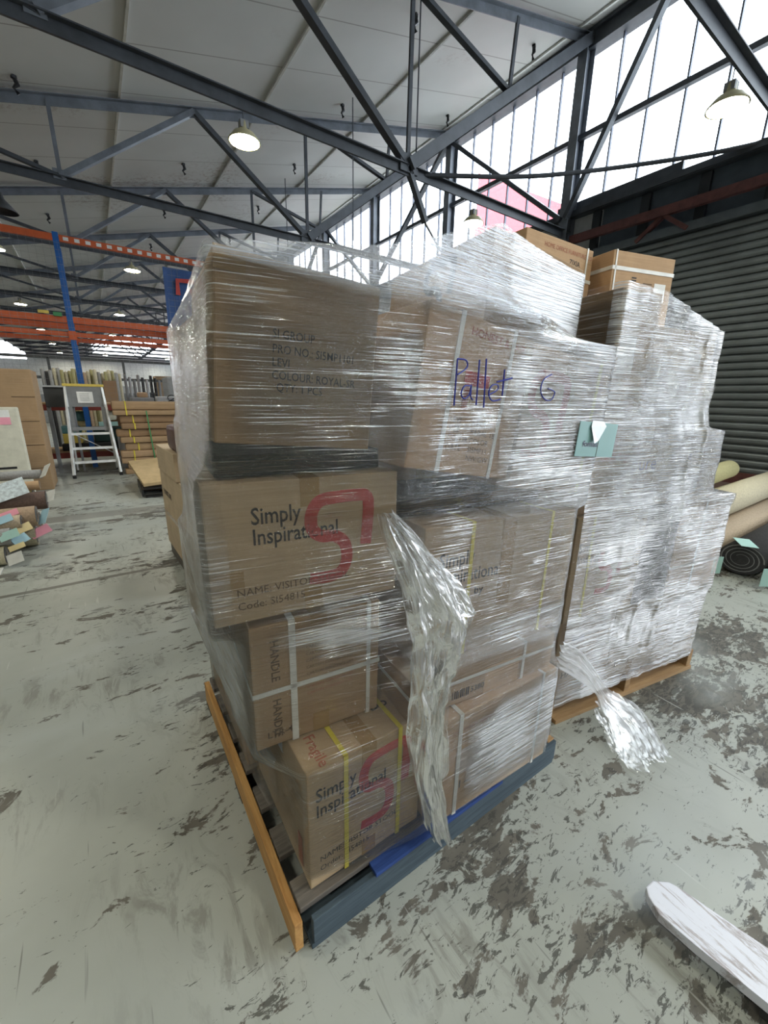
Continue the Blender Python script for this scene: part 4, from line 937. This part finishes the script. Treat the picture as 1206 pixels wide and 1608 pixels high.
def roll(label, x1, y, z, r, m, length=1.8, hollow=True, tags=(), coreM=None):
    t = thing('rug_roll', label, 'rug roll', (x1, y, z)); n = 20
    mb = MB(); mb.lathe([(r, 0), (r, length), (r * .05, length)], n); 
    for v in mb.b.verts: v.co = Vector((-v.co.z, v.co.x, v.co.y + 0))
    if r > .04: 
        o = mb.build('roll', m, t, smooth=True)
        mb = MB(); turns = 3.2; pts = [(0.0, (r * .98 - k * r * .6 / 60) * math.cos(k / 60 * turns * 2 * math.pi), (r * .98 - k * r * .6 / 60) * math.sin(k / 60 * turns * 2 * math.pi)) for k in range(61)]
        V0 = [mb.b.verts.new((.004, p[1], p[2])) for p in pts]; V1 = [mb.b.verts.new((.004, p[1] * .9, p[2] * .9)) for p in pts]
        for k in range(60): mb.b.faces.new((V0[k], V0[k + 1], V1[k + 1], V1[k]))
        mb.build('spiral_edge', coreM or RUG['grey'], t)
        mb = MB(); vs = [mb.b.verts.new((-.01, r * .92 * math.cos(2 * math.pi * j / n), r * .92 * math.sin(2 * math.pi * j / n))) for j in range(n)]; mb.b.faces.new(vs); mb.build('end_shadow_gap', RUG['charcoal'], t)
    else: mb.build('roll', m, t, smooth=True)
    for (dx, dy, dz, w_, h_, tm, rz) in tags:
        o = MB().box(0, 0, 0, w_, .002, h_).build('paper_tag', tm, t); o.matrix_local = rotm(dx, dy, dz, rz, 18, -35)
    return t
where = [
 ('thin grey rug roll on top of the pile at the left edge', -.60, 5.9, .62, .05, RUG['grey'], ((-.02, -.06, -.04, .14, .16, PAPER, -60),)),
 ('buff card tube just under the grey roll, left pile', -.62, 5.75, .52, .05, CB2, ()),
 ('brown rug roll with a large printed sheet, left pile', -.56, 5.5, .40, .095, RUG['brown'], ((-.66, -.13, -.06, .58, .19, PSHEET, 0), (-.02, -.06, -.02, .12, .13, PAPER, -40))),
 ('tan rug roll with pink slip, left pile', -.62, 5.1, .33, .10, RUG['tan'], ((-.26, -.12, .02, .16, .06, PINK, 0), (.0, -.06, -.08, .11, .16, SKYP, -50))),
 ('cream rug roll with buff tag in the middle of the left pile', -.66, 5.2, .12, .11, RUG['cream'], ((-.12, -.14, .08, .17, .07, BUFF, 10), (-.02, -.12, -.02, .17, .09, PINK, 20))),
 ('beige rug roll with blue card low in the left pile', -.72, 4.95, .32, .07, RUG['beige'], ((-.2, -.09, .0, .17, .07, SKYP, 0), (-.05, -.09, -.10, .14, .08, BUFF, 10))),
 ('grey rug roll with mint tag low in the left pile', -.78, 4.75, .25, .075, RUG['grey'], ((-.06, -.10, -.02, .14, .08, MINT, 0), (.03, -.08, -.08, .12, .08, SKYP, 30), (-.02, -.1, -.12, .12, .05, BUFF, 0))),
 ('white rug roll nearest the floor at the front of the left pile', -.84, 4.72, .09, .085, RUG['cream'], ((-.2, -.1, .06, .14, .08, BUFF, 0), (.02, -.12, -.07, .12, .10, PAPER, -10))),
 ('olive rug roll at the back of the left pile', -.70, 5.9, .42, .09, RUG['olive'], ()),
 ('tan rug roll at the bottom rear of the left pile', -.66, 5.6, .13, .12, RUG['tan'], ()),
 ('charcoal rug roll hidden low in the left pile', -.85, 5.95, .16, .13, RUG['charcoal'], ())]
for lab, x, y, z, r, m, tg in where: roll(lab, x, y, z, r, m, tags=tg)
item('paper_sheet', 'white printed paper tag on the floor at the left edge', -1.02, 4.45, .0, -.86, 4.62, .012, PAPER, 'paper', .002)

# ------------------------------------------------------------------ right: rugs on the floor in front of the roller door
def flat_roll(label, a, b, r, m, sq=.8, tagm=None, name='rug_roll', core=True):
    a = Vector(a); b = Vector(b); t = thing(name, label, 'rug roll', a); d = b - a
    MB().tube([(0, 0, 0), d], r, 22, squash=sq).build('roll', m, t, smooth=True)
    if core:
        dn = d.normalized(); sx = dn.cross(Vector((0, 0, 1))).normalized(); mb = MB(); V0 = []; V1 = []
        for k in range(81):
            rr = r * (.98 - .7 * k / 80); th = k / 80 * 3.4 * 2 * math.pi
            V0.append(mb.b.verts.new(-dn * .006 + sx * rr * math.cos(th) + Vector((0, 0, rr * sq * math.sin(th))))); V1.append(mb.b.verts.new(-dn * .006 + sx * rr * .93 * math.cos(th) + Vector((0, 0, rr * .93 * sq * math.sin(th)))))
        for k in range(80): mb.b.faces.new((V0[k], V0[k + 1], V1[k + 1], V1[k]))
        mb.build('spiral_edge', GREY, t)
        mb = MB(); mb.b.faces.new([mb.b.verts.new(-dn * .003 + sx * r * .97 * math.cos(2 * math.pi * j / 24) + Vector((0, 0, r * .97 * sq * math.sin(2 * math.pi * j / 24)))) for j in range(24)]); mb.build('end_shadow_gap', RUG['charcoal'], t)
    if tagm:
        o = MB().box(-.13, -.06, 0, .13, .06, .003).build('paper_tag', tagm, t); o.matrix_local = Matrix.Translation((0, 0, r * sq + .01)) @ Matrix.Rotation(.5, 4, 'Z')
        o = MB().box(-.07, 0, -.08, .07, .003, .08).build('paper_tag', tagm, t); o.matrix_local = Matrix.Translation((-.25, .12, -r * sq + .1)) @ Matrix.Rotation(-.7, 4, 'Z')
    return t
flat_roll('charcoal rug roll with mint tags, its spiral end facing out at lower right', (4.62, .97, .155), (7.6, .98, .155), .17, RUG['charcoal'], .85, MINT)
flat_roll('dark rug roll with mint tag cut by the right edge of the view', (4.70, .60, .155), (7.4, .58, .155), .165, RUG['charcoal'], .9, MINT)
flat_roll('wide beige rug roll on the floor behind the charcoal one at right', (3.6, 1.34, .16), (8.5, 1.36, .16), .17, RUG['beige'], .9, core=False)
flat_roll('long pale rug roll lying on top of the wide beige one at right', (3.6, 1.42, .47), (8.5, 1.50, .47), .17, RUG['cream'], .9, core=False)
flat_roll('tan rug roll behind the pale one against the roller door at right', (3.7, 1.76, .14), (8.4, 1.80, .14), .15, RUG['tan'], .9, core=False)
flat_roll('olive rug roll with a rim at its end on top of the right hand rolls', (6.3, 1.66, .735), (3.8, 1.50, .735), .105, RUG['olive'], 1, core=True)
item('timber_bearer', 'rust brown timber bearer on the floor between the dark rolls at right', 4.8, .74, 0, 7.0, .80, .08, RUST, 'bearer', .01)
item('timber_platform', 'low dark timber platform beside the foot of the roller door', 7.2, 2.1, 0, 8.7, 4.6, .22, RUG['brown'], 'platform', .02)
